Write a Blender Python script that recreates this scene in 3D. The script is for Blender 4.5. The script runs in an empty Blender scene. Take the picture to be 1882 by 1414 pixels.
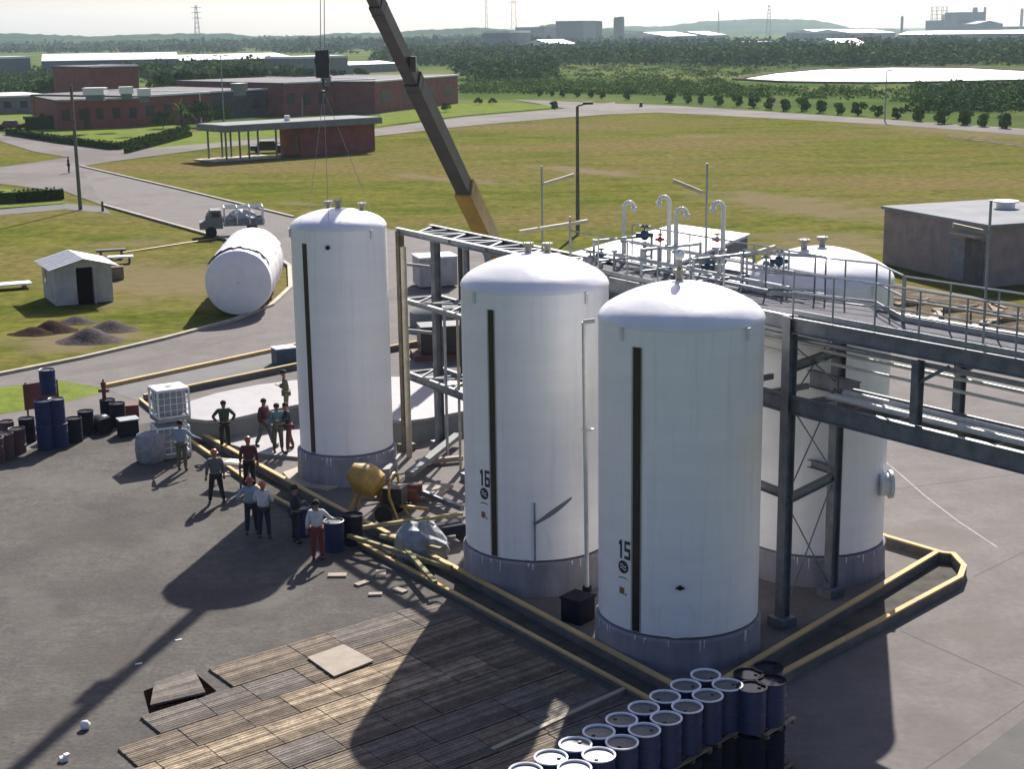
import bpy, bmesh, math, random
from mathutils import Vector, Matrix
random.seed(7)
R = math.radians
col = bpy.context.scene.collection
scene = bpy.context.scene
# ---------------------------------------------------------------- camera calibration
F = 2800.; HC = 14.3; ROLL = R(.8); PITCH = math.atan((707-56)/F)
cp, sp, cr, sr = math.cos(PITCH), math.sin(PITCH), math.cos(ROLL), math.sin(ROLL)
FW = Vector((0, cp, -sp)); U0 = Vector((0, sp, cp)); R0 = Vector((1, 0, 0))
RT = cr*R0 - sr*U0; UP = sr*R0 + cr*U0
def ray(x, y): return FW + (x-941)/F*RT - (y-707)/F*UP
def G(x, y, z=0.):
    d = ray(x, y); t = (z-HC)/d.z
    return Vector((d.x*t, d.y*t, z))
def ZA(x, y, Y):
    d = ray(x, y); t = Y/d.y
    return Vector((d.x*t, Y, HC+d.z*t))
# ---------------------------------------------------------------- materials
M = {}
KA = dict(frp=1.05, steel=2.0, block_brown=1.0, frp_dome=1.0, white=1., white_slab=.38, pipe_white=1., drum_rim=1., roof_white=.85, roof_pale=.5, foliage=1.0, foliage_light=1., foliage_far=.9, hedge=.9, hill=.75, skin=.9, cloth_white=1., cloth_lightblue=.9, apron=.40, field=.47, dirt=.5, road=.52, asphalt_light=.6, scrub_ground=.62, gravel=.6, soil=.6, wood_pale=.6, water=1., far_white=1., sheet_white=1., brick=1.05, drum_blue=1.2, drum_dark=.6, cloth_blue=.6, lawn=.62, concrete=.51, yellow_kerb=.9, pale_kerb=.9, deck=.35, galv=.9, plastic_tank=.75)
def mat(name, c, rough=.7, c2=None, scale=1., detail=4., bump=0., bscale=None, metal=0., c3=None, scale3=.1, lo=.35, hi=.65, stretch=(1,1,1), island=0., spec=.5, lo3=.45, hi3=.6, coords='Object', grain=None, streak=None):
    m = bpy.data.materials.new(name); m.use_nodes = True; n = m.node_tree.nodes; l = m.node_tree.links
    k = KA.get(name, .74); f = lambda q: tuple(v*k for v in q) if q else q
    c, c2, c3 = f(c), f(c2), f(c3)
    b = n['Principled BSDF']; b.inputs['Roughness'].default_value = rough; b.inputs['Metallic'].default_value = metal
    b.inputs['Specular IOR Level'].default_value = spec
    b.inputs['Base Color'].default_value = (*c, 1)
    geo = n.new('ShaderNodeNewGeometry'); tc = n.new('ShaderNodeTexCoord'); mp = n.new('ShaderNodeMapping'); mp.inputs['Scale'].default_value = stretch
    l.new(geo.outputs['Position'] if coords == 'World' else tc.outputs['Object'], mp.inputs['Vector'])
    out = None
    if c2:
        t = n.new('ShaderNodeTexNoise'); t.inputs['Scale'].default_value = scale; t.inputs['Detail'].default_value = detail; t.inputs['Roughness'].default_value = .6
        l.new(mp.outputs[0], t.inputs['Vector'])
        r = n.new('ShaderNodeMapRange'); r.inputs['From Min'].default_value = lo; r.inputs['From Max'].default_value = hi
        l.new(t.outputs['Fac'], r.inputs['Value'])
        mx = n.new('ShaderNodeMix'); mx.data_type = 'RGBA'; mx.inputs['A'].default_value = (*c, 1); mx.inputs['B'].default_value = (*c2, 1)
        l.new(r.outputs[0], mx.inputs['Factor']); out = mx.outputs['Result']
    if c3:
        t = n.new('ShaderNodeTexNoise'); t.inputs['Scale'].default_value = scale3; t.inputs['Detail'].default_value = 6; t.inputs['Roughness'].default_value = .6
        l.new(mp.outputs[0], t.inputs['Vector'])
        r = n.new('ShaderNodeMapRange'); r.inputs['From Min'].default_value = lo3; r.inputs['From Max'].default_value = hi3
        l.new(t.outputs['Fac'], r.inputs['Value'])
        mx = n.new('ShaderNodeMix'); mx.data_type = 'RGBA'; mx.inputs['B'].default_value = (*c3, 1)
        if out: l.new(out, mx.inputs['A'])
        else: mx.inputs['A'].default_value = (*c, 1)
        l.new(r.outputs[0], mx.inputs['Factor']); out = mx.outputs['Result']
    for sc_, amp, st_ in ([(grain[0], grain[1], (1,1,1))] if grain else []) + ([(1., streak, (5,5,.22))] if streak else []):
        m2 = n.new('ShaderNodeMapping'); m2.inputs['Scale'].default_value = st_; l.new(geo.outputs['Position'] if coords == 'World' else tc.outputs['Object'], m2.inputs['Vector'])
        t = n.new('ShaderNodeTexNoise'); t.inputs['Scale'].default_value = sc_; t.inputs['Detail'].default_value = 5; t.inputs['Roughness'].default_value = .7; l.new(m2.outputs[0], t.inputs['Vector'])
        hs = n.new('ShaderNodeHueSaturation'); r = n.new('ShaderNodeMapRange'); r.inputs['From Min'].default_value = .3 if grain else .52; r.inputs['From Max'].default_value = .7; r.inputs['To Min'].default_value = 1+amp if grain else 1.; r.inputs['To Max'].default_value = 1-amp
        l.new(t.outputs['Fac'], r.inputs['Value']); l.new(r.outputs[0], hs.inputs['Value'])
        if out: l.new(out, hs.inputs['Color'])
        else: hs.inputs['Color'].default_value = (*c, 1)
        out = hs.outputs['Color']
    if island:
        hs = n.new('ShaderNodeHueSaturation'); r = n.new('ShaderNodeMapRange'); r.inputs['To Min'].default_value = 1-island; r.inputs['To Max'].default_value = 1+island
        l.new(geo.outputs['Random Per Island'], r.inputs['Value']); l.new(r.outputs[0], hs.inputs['Value'])
        if out: l.new(out, hs.inputs['Color'])
        else: hs.inputs['Color'].default_value = (*c, 1)
        out = hs.outputs['Color']
    if out: l.new(out, b.inputs['Base Color'])
    if bump:
        t = n.new('ShaderNodeTexNoise'); t.inputs['Scale'].default_value = bscale or scale*3; t.inputs['Detail'].default_value = 5
        l.new(mp.outputs[0], t.inputs['Vector'])
        bp = n.new('ShaderNodeBump'); bp.inputs['Strength'].default_value = 1; bp.inputs['Distance'].default_value = bump
        l.new(t.outputs['Fac'], bp.inputs['Height']); l.new(bp.outputs[0], b.inputs['Normal'])
    M[name] = m; return m
mat('field', (.285,.265,.07), .95, (.15,.19,.035), .25, 10, c3=(.30,.24,.10), scale3=.04, lo3=.45, hi3=.62, bump=.05, bscale=3, stretch=(.45,1,1), spec=0, coords='World', grain=(1.1,.38))
def worn(m, patches, c, nz=.35):
    n = m.node_tree.nodes; l = m.node_tree.links; b = n['Principled BSDF']; cur = b.inputs['Base Color'].links[0].from_socket
    geo = n.new('ShaderNodeNewGeometry'); t = n.new('ShaderNodeTexNoise'); t.inputs['Scale'].default_value = nz; t.inputs['Detail'].default_value = 8; l.new(geo.outputs['Position'], t.inputs['Vector'])
    for (p, q, w_, st) in patches:
        d = q-p; mp = n.new('ShaderNodeMapping'); mp.vector_type = 'TEXTURE'; cc = (p+q)/2
        mp.inputs['Location'].default_value = (cc.x, cc.y, 0); mp.inputs['Rotation'].default_value = (0,0,math.atan2(d.y,d.x)); mp.inputs['Scale'].default_value = (d.length/2, w_, 1000)
        l.new(geo.outputs['Position'], mp.inputs['Vector'])
        ln = n.new('ShaderNodeVectorMath'); ln.operation = 'LENGTH'; l.new(mp.outputs[0], ln.inputs[0])
        a = n.new('ShaderNodeMath'); a.operation = 'MULTIPLY_ADD'; a.inputs[1].default_value = 2.2; a.inputs[2].default_value = -1.1; l.new(t.outputs['Fac'], a.inputs[0])
        s_ = n.new('ShaderNodeMath'); s_.operation = 'ADD'; l.new(a.outputs[0], s_.inputs[0]); l.new(ln.outputs['Value'], s_.inputs[1])
        r = n.new('ShaderNodeMapRange'); r.inputs['From Min'].default_value = 1.05; r.inputs['From Max'].default_value = .45; r.inputs['To Max'].default_value = st; l.new(s_.outputs[0], r.inputs['Value'])
        mx = n.new('ShaderNodeMix'); mx.data_type = 'RGBA'; mx.inputs['B'].default_value = (*c, 1); l.new(cur, mx.inputs['A']); l.new(r.outputs[0], mx.inputs['Factor']); cur = mx.outputs['Result']
    l.new(cur, b.inputs['Base Color'])
g2 = lambda x, y: G(x, y, 0)
worn(M['field'], [(g2(960,300),g2(1230,330),2.6,.9),(g2(1270,345),g2(1700,412),6,.75),(g2(1400,420),g2(1640,470),6,.6),(g2(700,318),g2(960,340),2.2,.8),(g2(1500,210),g2(2000,265),8,.6),(g2(-20,620),g2(290,620),3.5,.8),(g2(250,480),g2(400,560),6,.7),(g2(280,450),g2(200,440),5,.4),(g2(1230,250),g2(1340,248),3.5,.5),(g2(500,370),g2(620,378),1.4,.6),(g2(130,330),g2(300,338),2,.5)], (.17,.135,.085))
mat('lawn', (.25,.30,.075), .95, (.18,.24,.05), .3, 8, bump=.04, bscale=4, spec=0, coords='World', grain=(1.2,.2))
mat('scrub_ground', (.14,.20,.055), .95, (.08,.13,.04), .03, 9, c3=(.20,.22,.08), scale3=.012, spec=0, coords='World')
mat('concrete', (.32,.288,.27), .92, (.26,.235,.22), .8, 12, c3=(.20,.18,.165), scale3=.16, lo3=.55, hi3=.75, bump=.006, bscale=20, spec=.12, coords='World', grain=(5,.12))
mat('apron', (.30,.278,.25), .95, (.19,.175,.16), 2.6, 14, c3=(.175,.16,.15), scale3=.3, lo3=.46, hi3=.68, bump=.02, bscale=7, lo=.25, hi=.72, spec=.08, coords='World', grain=(9,.22))
mat('road', (.34,.305,.285), .95, (.27,.245,.225), .3, 9, c3=(.23,.205,.19), scale3=.07, spec=.1, coords='World', grain=(2.5,.1))
mat('dirt', (.27,.21,.14), .95, (.17,.13,.085), .6, 8, c3=(.36,.31,.23), scale3=.9, bump=.1, bscale=3, spec=0, coords='World')
mat('asphalt', (.11,.105,.10), .9, (.075,.072,.07), .8, 7, bump=.01, bscale=15, coords='World')
mat('asphalt_light', (.20,.19,.185), .9, (.15,.145,.14), .8, 7, bump=.01, bscale=15, coords='World')
mat('yellow_kerb', (.60,.42,.17), .85, (.46,.33,.16), .9, 7, lo=.4, hi=.75, c3=(.30,.26,.2), scale3=2.5, lo3=.6, hi3=.75, coords='World')
mat('pale_kerb', (.45,.40,.30), .85, (.30,.27,.21), 1.2, 6, coords='World')
mat('wall_concrete', (.20,.185,.17), .9, (.12,.11,.105), 1.5, 7, bump=.01, coords='World')
mat('stained_shaded_floor', (.13,.12,.105), .95, (.07,.065,.06), 1.2, 8, spec=.1, coords='World')  # stained concrete, darkened to stand in for the shade of a deep channel
mat('frp', (.80,.795,.785), .42, (.74,.735,.73), .8, 7, lo=.4, hi=.75, bump=.006, bscale=1.6, stretch=(.5,.5,3), streak=.10)
mat('frp_dome', (.80,.78,.78), .35, (.72,.70,.71), 1.1, 6, bump=.016, bscale=1.3)
mat('plinth', (.40,.385,.43), .9, (.24,.235,.27), 1.6, 8, bump=.015, bscale=6, stretch=(1,1,.3))
mat('strip', (.012,.012,.016), .4, (.03,.022,.022), 3, 3)
mat('black', (.012,.012,.013), .5)
mat('ink', (.03,.03,.05), .6)
mat('orange_tag', (.42,.22,.07), .6, (.25,.12,.05), 9, 3)
mat('steel', (.10,.105,.115), .55, (.055,.06,.07), 2.5, 6, metal=.25)
mat('steel_rusty', (.20,.15,.08), .7, (.09,.085,.08), 2, 7, lo=.4, hi=.6)
mat('galv', (.36,.38,.40), .45, (.26,.28,.30), 4, 5, metal=.5)
mat('deck', (.42,.42,.45), .95, (.30,.30,.33), 3, 5, spec=.1)
mat('white', (.72,.72,.71), .5, (.60,.60,.59), 2, 5)
mat('white_slab', (.66,.62,.64), .7, (.56,.54,.55), .8, 7, bump=.02, bscale=2)
mat('cream', (.55,.50,.38), .6, (.42,.38,.28), 3, 5)
mat('pipe_white', (.62,.62,.58), .4, (.5,.5,.47), 3, 4)
mat('valve_blue', (.03,.10,.17), .45, (.02,.06,.10), 4, 3)
mat('valve_red', (.35,.05,.03), .5)
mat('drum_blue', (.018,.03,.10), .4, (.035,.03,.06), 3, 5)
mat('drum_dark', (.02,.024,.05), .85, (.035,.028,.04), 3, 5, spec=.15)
mat('drum_maroon', (.12,.05,.055), .6, (.06,.035,.05), 3, 5)
mat('drum_lid', (.10,.11,.13), .4, (.05,.06,.07), 6, 4)
mat('drum_rim', (.70,.71,.74), .35)
mat('crane_dark', (.075,.072,.076), .5, (.045,.043,.045), 1.5, 5)
mat('crane_yellow', (.62,.38,.06), .5, (.38,.25,.07), 1.6, 6)
mat('tyre', (.02,.02,.02), .9)
mat('glass', (.03,.04,.05), .1)
mat('machine_yellow', (.60,.36,.05), .5, (.36,.22,.06), 5, 5)
mat('rust', (.22,.07,.04), .8, (.12,.05,.04), 5, 5)
mat('red_paint', (.20,.03,.03), .6, (.13,.03,.03), 3, 5)
mat('wood', (.25,.20,.15), .9, (.16,.13,.105), 3, 8, island=.38, coords='World', bump=.01, bscale=9, spec=.1, grain=(14,.3))
mat('wood_gold', (.42,.335,.235), .9, (.22,.17,.12), 3, 8, island=.5, coords='World', bump=.01, bscale=9, spec=.1, grain=(14,.3))
mat('wood_pale', (.48,.40,.32), .85, (.38,.31,.24), 3, 6, island=.12, coords='World')
mat('wood_grey', (.22,.19,.165), .9, (.15,.13,.115), 3, 8, island=.32, coords='World', bump=.01, bscale=9, spec=.1, grain=(14,.3))
mat('pit', (.006,.003,.003), .95, spec=0)  # near-black painted as the dark inside the pit and the doorway
mat('timber_yellow', (.36,.32,.14), .85, (.24,.21,.10), 4, 5)
mat('brick', (.235,.066,.052), .9, (.17,.05,.042), .8, 8, bump=.02, bscale=4, coords='World')
mat('brick_grey', (.13,.12,.12), .9, (.09,.085,.09), .7, 7, coords='World')
mat('render_grey', (.26,.27,.26), .85, (.20,.21,.20), .6, 6, coords='World')
mat('roof_pale', (.55,.56,.57), .95, (.44,.45,.47), .5, 6, spec=.1, coords='World')
mat('roof_white', (.80,.79,.78), .6, (.70,.69,.69), .6, 6, coords='World')
mat('block_brown', (.36,.27,.235), .9, (.23,.195,.18), 1.1, 8, bump=.02, bscale=5, coords='World')
mat('window', (.02,.022,.025), .25)
mat('door_grey', (.30,.31,.31), .6, (.22,.23,.23), 2, 4)
mat('shed_white', (.60,.60,.58), .8, (.45,.44,.42), 1.5, 6)
mat('sheet_white', (.75,.76,.78), .45, (.62,.63,.66), 2.5, 5)
mat('sheet_grey', (.40,.42,.46), .5, (.30,.32,.36), 2, 5)
mat('tarp', (.35,.37,.40), .6, (.22,.24,.27), 4, 6)
mat('bag', (.40,.40,.42), .8, (.26,.26,.29), 4, 6, bump=.03, bscale=6)
mat('plastic_tank', (.68,.68,.66), .35, (.55,.55,.53), 3, 4)
mat('gravel', (.21,.175,.165), .95, (.14,.115,.11), 3, 8, bump=.05, bscale=10, spec=0)
mat('soil', (.11,.075,.055), .95, (.07,.05,.04), 3, 8, bump=.06, bscale=8, spec=0)
mat('foliage', (.085,.145,.035), .8, (.05,.09,.025), .12, 4, island=.45, spec=0, coords='World')
mat('foliage_light', (.14,.21,.045), .8, (.09,.145,.035), .3, 4, island=.4, spec=0, coords='World')
mat('foliage_far', (.07,.125,.05), .85, (.045,.085,.035), .01, 5, island=.45, spec=0, coords='World')
mat('hedge', (.045,.075,.02), .85, (.03,.05,.018), .6, 5, island=.5, spec=0, coords='World')
mat('bark', (.10,.075,.05), .9, (.06,.045,.035), 5, 5)
mat('hill', (.04,.085,.045), .95, (.03,.055,.03), .012, 8, c3=(.075,.095,.045), scale3=.006, spec=0, coords='World')
mat('water', (.36,.40,.44), .35, (.46,.48,.50), .03, 5, coords='World')
mat('wood_pole', (.22,.20,.16), .9, (.14,.125,.10), 4, 5)
mat('tower_steel', (.38,.38,.40), .6)
mat('far_grey', (.24,.25,.27), .8, (.17,.18,.20), .05, 4, coords='World')
mat('far_white', (.70,.70,.70), .7)
mat('skin', (.24,.13,.085), .6)
for nm, c in dict(cloth_white=(.55,.56,.58), cloth_lightblue=(.28,.36,.46), cloth_grey=(.15,.155,.17), cloth_khaki=(.17,.16,.09), cloth_maroon=(.13,.035,.04), cloth_red=(.22,.035,.035),
                  cloth_navy=(.025,.03,.055), cloth_black=(.018,.018,.02), cloth_olive=(.12,.12,.075), cloth_green=(.05,.075,.06), cloth_teal=(.10,.19,.22), helmet_orange=(.60,.15,.04), helmet_red=(.45,.05,.04), helmet_white=(.75,.75,.75), hair=(.015,.012,.01), boot=(.02,.018,.016), cloth_blue=(.02,.04,.15)).items():
    mat(nm, c, .85 if 'helmet' not in nm else .35, tuple(v*.75 for v in c), 6, 4)
SPOTS = [(g2(190,1145),g2(260,1152),.25,.6),(g2(60,1230),g2(330,1190),1.2,.5),(g2(-60,1330),g2(140,1300),.9,.5),(g2(20,960),g2(300,1000),1.3,.4),(g2(350,1150),g2(560,1120),.7,.45),(g2(330,930),g2(420,980),.8,.4),(g2(100,1080),g2(300,1060),.8,.35),(g2(20,1130),g2(170,1120),.6,.5),(g2(600,1060),g2(700,1120),.7,.5)]
worn(M['apron'], SPOTS, (.075,.065,.058), 1.3)
worn(M['concrete'], [(g2(1650,960),g2(1800,1010),1.2,.5),(g2(1700,1150),g2(1882,1180),.9,.5),(g2(1640,1300),g2(1800,1390),.8,.45),(g2(1550,1180),g2(1640,1250),.6,.4),(g2(1720,800),g2(1900,860),2.5,.4),(g2(800,560),g2(1000,600),4,.4),(g2(100,690),g2(420,640),.9,.45),(g2(250,660),g2(500,600),.8,.35)], (.12,.105,.095), 1.1)
worn(M['road'], [(g2(200,350),g2(500,425),2.2,.5),(g2(0,325),g2(250,318),3,.4),(g2(300,360),g2(520,405),.9,.4)], (.15,.135,.12), .3)
worn(M['apron'], [(g2(0,880),g2(300,900),1.5,.4),(g2(430,1120),g2(560,1080),.8,.45),(g2(250,1010),g2(420,960),1.0,.35),(g2(20,1060),g2(120,1200),.7,.35)], (.135,.125,.115), .9)
# ---------------------------------------------------------------- mesh builder
class MB:
    def __init__(s): s.v = []; s.f = []; s.m = []; s.mi = 0
    def add(s, vs, fs):
        o = len(s.v); s.v += [tuple(v) for v in vs]; s.f += [tuple(i+o for i in f) for f in fs]; s.m += [s.mi]*len(fs); return s
    def box(s, c, size, rz=0., M4=None):
        hx, hy, hz = size[0]/2, size[1]/2, size[2]/2; ca, sa = math.cos(rz), math.sin(rz)
        vs = []
        for dz in (-hz, hz):
            for dx, dy in ((-hx,-hy),(hx,-hy),(hx,hy),(-hx,hy)):
                vs.append((c[0]+dx*ca-dy*sa, c[1]+dx*sa+dy*ca, c[2]+dz))
        return s.add(vs, [(0,3,2,1),(4,5,6,7),(0,1,5,4),(1,2,6,5),(2,3,7,6),(3,0,4,7)])
    def beam(s, p, q, w, h, up=(0,0,1)):
        p, q = Vector(p), Vector(q); d = (q-p).normalized(); u = Vector(up)
        if abs(d.dot(u)) > .98: u = Vector((1,0,0)) if abs(d.x) < .9 else Vector((0,1,0))
        r = d.cross(u).normalized(); u = r.cross(d).normalized()
        vs = []
        for o in (p, q):
            for a, b in ((-1,-1),(1,-1),(1,1),(-1,1)): vs.append(o + r*(a*w/2) + u*(b*h/2))
        return s.add(vs, [(0,3,2,1),(4,5,6,7),(0,1,5,4),(1,2,6,5),(2,3,7,6),(3,0,4,7)])
    def hbeam(s, p, q, w, h, up=(0,0,1), t=.02):
        p, q = Vector(p), Vector(q); d = (q-p).normalized(); u = Vector(up)
        r = d.cross(u).normalized(); u2 = r.cross(d).normalized()
        s.beam(p, q, t, h-2*t, up)
        for k in (-1, 1):
            o = u2*(k*(h/2-t/2)); s.beam(p+o, q+o, w, t, up)
        return s
    def tube(s, p, q, r, n=10, r2=None, cap=True):
        p, q = Vector(p), Vector(q); d = (q-p).normalized(); a = d.orthogonal().normalized(); b = d.cross(a); r2 = r if r2 is None else r2
        vs = [o + (a*math.cos(2*math.pi*i/n)+b*math.sin(2*math.pi*i/n))*rr for o, rr in ((p, r), (q, r2)) for i in range(n)]
        fs = [(i, (i+1) % n, n+(i+1) % n, n+i) for i in range(n)]
        if cap: fs += [tuple(range(n))[::-1], tuple(range(n, 2*n))]
        return s.add(vs, fs)
    def path(s, pts, r, n=8):
        for a, b in zip(pts[:-1], pts[1:]): s.tube(a, b, r, n)
        return s
    def lathe(s, prof, c=(0,0,0), n=48, cap0=False, cap1=False):
        vs = []; fs = []
        for r, z in prof:
            for i in range(n): a = 2*math.pi*i/n; vs.append((c[0]+r*math.cos(a), c[1]+r*math.sin(a), c[2]+z))
        for k in range(len(prof)-1):
            for i in range(n): j = (i+1) % n; fs.append((k*n+i, k*n+j, (k+1)*n+j, (k+1)*n+i))
        if cap0: fs.append(tuple(range(n))[::-1])
        if cap1: fs.append(tuple(range((len(prof)-1)*n, len(prof)*n)))
        return s.add(vs, fs)
    def prism(s, poly, z0, z1):
        n = len(poly); vs = [(p[0], p[1], z0) for p in poly] + [(p[0], p[1], z1) for p in poly]
        fs = [tuple(range(n))[::-1], tuple(range(n, 2*n))] + [(i, (i+1) % n, n+(i+1) % n, n+i) for i in range(n)]
        return s.add(vs, fs)
    def strip(s, pts, w, z0, z1):
        pts = [Vector((p[0], p[1])) for p in pts]; n = len(pts); L_ = []; R_ = []
        for i in range(n):
            d0 = (pts[i]-pts[i-1]).normalized() if i else None; d1 = (pts[i+1]-pts[i]).normalized() if i < n-1 else None
            if d0 is None: d0 = d1
            if d1 is None: d1 = d0
            t = (d0+d1).normalized(); nn = Vector((-t.y, t.x)); k = w/2/max(.35, nn.dot(Vector((-d0.y, d0.x))))
            L_.append(pts[i]+nn*k); R_.append(pts[i]-nn*k)
        vs = []
        for a, b in zip(L_, R_): vs += [(a.x,a.y,z0),(b.x,b.y,z0),(b.x,b.y,z1),(a.x,a.y,z1)]
        fs = []
        for i in range(n-1):
            o = i*4
            for j in range(4): fs.append((o+j, o+(j+1)%4, o+4+(j+1)%4, o+4+j))
        fs += [(0,1,2,3), (4*n-4, 4*n-1, 4*n-2, 4*n-3)]
        return s.add(vs, fs)
    def sheet(s, poly, z):
        return s.add([(p[0], p[1], z) for p in poly], [tuple(range(len(poly)))])
    def blob(s, c, rad, n=10, m=6, jit=.0):
        vs = [(c[0], c[1], c[2]+rad[2])]; fs = []
        for j in range(1, m):
            t = math.pi*j/m
            for i in range(n):
                a = 2*math.pi*i/n; k = 1+random.uniform(-jit, jit)
                vs.append((c[0]+rad[0]*k*math.sin(t)*math.cos(a), c[1]+rad[1]*k*math.sin(t)*math.sin(a), c[2]+rad[2]*k*math.cos(t)))
        vs.append((c[0], c[1], c[2]-rad[2])); L = len(vs)-1
        for i in range(n): fs.append((0, 1+i, 1+(i+1) % n))
        for j in range(m-2):
            for i in range(n): a = 1+j*n+i; b = 1+j*n+(i+1) % n; fs.append((a, a+n, b+n, b))
        for i in range(n): fs.append((L, 1+(m-2)*n+(i+1) % n, 1+(m-2)*n+i))
        return s.add(vs, fs)
    def leaf(s, c, size, flat=.0):
        d = Vector((random.gauss(0,1), random.gauss(0,1), random.gauss(0,1)+flat)).normalized(); a = d.orthogonal().normalized(); b = d.cross(a)
        t = random.uniform(0, 6.28); a, b = a*math.cos(t)+b*math.sin(t), b*math.cos(t)-a*math.sin(t)
        c = Vector(c); k = size*random.uniform(.6, 1.3)
        return s.add([c-a*k, c-b*k*.6, c+a*k, c+b*k*.6], [(0,1,2,3)])
    def build(s, name, m, parent=None, smooth=False, loc=None, norm=True):
        me = bpy.data.meshes.new(name); me.from_pydata(s.v, [], s.f); me.update()
        ms = m if isinstance(m, (list, tuple)) else [m]
        for k in ms: me.materials.append(M[k] if isinstance(k, str) else k)
        if len(ms) > 1: me.polygons.foreach_set('material_index', s.m)
        if norm:
            bm = bmesh.new(); bm.from_mesh(me); bmesh.ops.recalc_face_normals(bm, faces=bm.faces); bm.to_mesh(me); bm.free()
        o = bpy.data.objects.new(name, me); col.objects.link(o)
        if smooth:
            me.polygons.foreach_set('use_smooth', [True]*len(me.polygons))
            try: me.set_sharp_from_angle(angle=R(40))
            except Exception: pass
        if parent: o.parent = parent
        if loc is not None: o.location = loc
        return o
def empty(name, loc=(0,0,0), rz=0.):
    o = bpy.data.objects.new(name, None); o.empty_display_size = .3; o.location = loc; o.rotation_euler.z = rz; col.objects.link(o); return o
def tag(o, label, cat, group=None):
    o['label'] = label; o['category'] = cat
    if group: o['group'] = group
    return o
def struct(o): o['kind'] = 'structure'; return o
def stuff(o): o['kind'] = 'stuff'; return o
KIDS = {}
def copy_tree(o, parent=None):
    c = o.copy(); col.objects.link(c); c.parent = parent
    for ch in list(o.children): copy_tree(ch, c)
    return c
def lab(o, l): o['label'] = l; return o
V = Vector
# ---------------------------------------------------------------- setting: ground, roads, hills
def P(*pts, z=0.): return [G(x, y, 0).to_2d() for x, y in pts]
struct(MB().sheet([(-7000,-300),(7000,-300),(7000,9000),(-7000,9000)], -.12).build('ground', 'scrub_ground'))
fieldpoly = [(-80,20),(60,20),(110,130)] + P((2300,262),(1882,238),(1600,214),(1400,207),(1100,196),(700,230),(200,240),(-500,250),(-900,420))
struct(MB().sheet(fieldpoly, -.05).build('grass_field', 'field'))
yard = P((-250,1900),(2200,1900),(2200,600),(1882,560),(1640,520),(1500,470),(1340,492),(1100,468),(960,462),(720,422),(540,400),(345,352),(148,306),(190,378),(375,430),(490,462),(532,490),(534,530),(500,562),(430,590),(300,625),(150,660),(0,690),(-250,735))
struct(MB().sheet(yard, .0).build('pavement', 'concrete'))
struct(MB().sheet(P((-250,1900),(700,1900),(1500,1900),(1160,1280),(640,985),(350,812),(278,776),(210,792),(115,812),(-250,905)), .004).build('yard', 'apron'))
roads = [P((148,306),(210,296),(300,284),(400,271),(560,258),(690,250),(850,232),(1000,219),(1130,209),(1130,187),(1040,199),(850,215),(690,236),(400,262),(300,270),(215,276),(100,262),(0,245),(-150,225),(-150,243),(0,259),(61,278),(125,289),(60,299),(0,307),(-150,318),(-150,350),(0,338),(120,352),(190,378)),
         P((940,182),(1100,189),(1210,192),(1402,204),(1640,220),(1882,236),(2200,255),(2200,268),(1882,248),(1640,229),(1402,216),(1210,206),(1130,209),(1040,199),(1000,192))]
for k, r in enumerate(roads): struct(MB().sheet(r, .0 - .02*k + .0).build('road' if k == 0 else 'perimeter_road', 'road'))
struct(MB().sheet(P((1735,247),(1882,263),(2100,285),(2100,290),(1882,270),(1735,250)), -.02).build('track', 'dirt'))
struct(MB().sheet(P((-40,385),(0,395),(120,384),(205,392),(190,379),(120,373),(0,382)), -.03).build('path', 'asphalt'))
lawns = [P((45,240),(110,236),(300,228),(345,232),(215,268),(110,252)), P((218,275),(345,245),(420,230),(520,225),(520,250),(400,262),(300,270)),
         P((-50,345),(0,345),(110,352),(120,374),(0,384),(-50,390)), P((690,232),(850,212),(1040,196),(1000,192),(940,188),(840,190),(700,208)), P((-60,772),(0,762),(100,745),(190,722),(185,712),(110,700),(0,712),(-60,725)), P((-150,215),(0,205),(100,215),(45,232),(0,240),(-150,230))]
for k, p in enumerate(lawns): struct(MB().sheet(p, .004 if k == 4 else -.03).build('lawn', 'lawn'))
struct(MB().sheet(P((1640,522),(1760,545),(1882,560),(2200,590),(2200,660),(1882,640),(1640,600),(1625,560)), .004).build('bare_earth', 'dirt'))
struct(MB().sheet(P((1300,345),(1500,350),(1720,385),(1640,430),(1560,455),(1430,430),(1360,385)), -.045).build('dirt_patch', 'dirt')) if False else None
def lines(name, pts, w, m, z=.004): return struct(MB().strip(P(*pts), w, z-.003, z).build(name, m))
mat('joint', (.12,.11,.105), .95, coords='World'); mat('mark_paint', (.42,.41,.39), .9, (.3,.28,.27), 5, 6, coords='World')
lines('painted_line', [(1618,842),(1650,868),(1700,912),(1760,958),(1832,1006)], .05, 'mark_paint')
lines('pavement_joint', [(1655,1160),(1882,1262),(2100,1360)], .03, 'joint'); lines('pavement_joint', [(1700,1414),(1882,1290)], .03, 'joint'); lines('pavement_joint', [(1640,900),(1882,870),(2000,855)], .03, 'joint')
lines('pavement_joint', [(1790,1060),(1882,1015),(2000,960)], .03, 'joint'); lines('pavement_joint', [(0,712),(250,668),(500,606)], .04, 'joint')
struct(MB().sheet(P((1748,1425),(1882,1322),(2100,1180),(2200,1600),(1760,1600)), .008).build('drain_grating', 'asphalt'))
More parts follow.
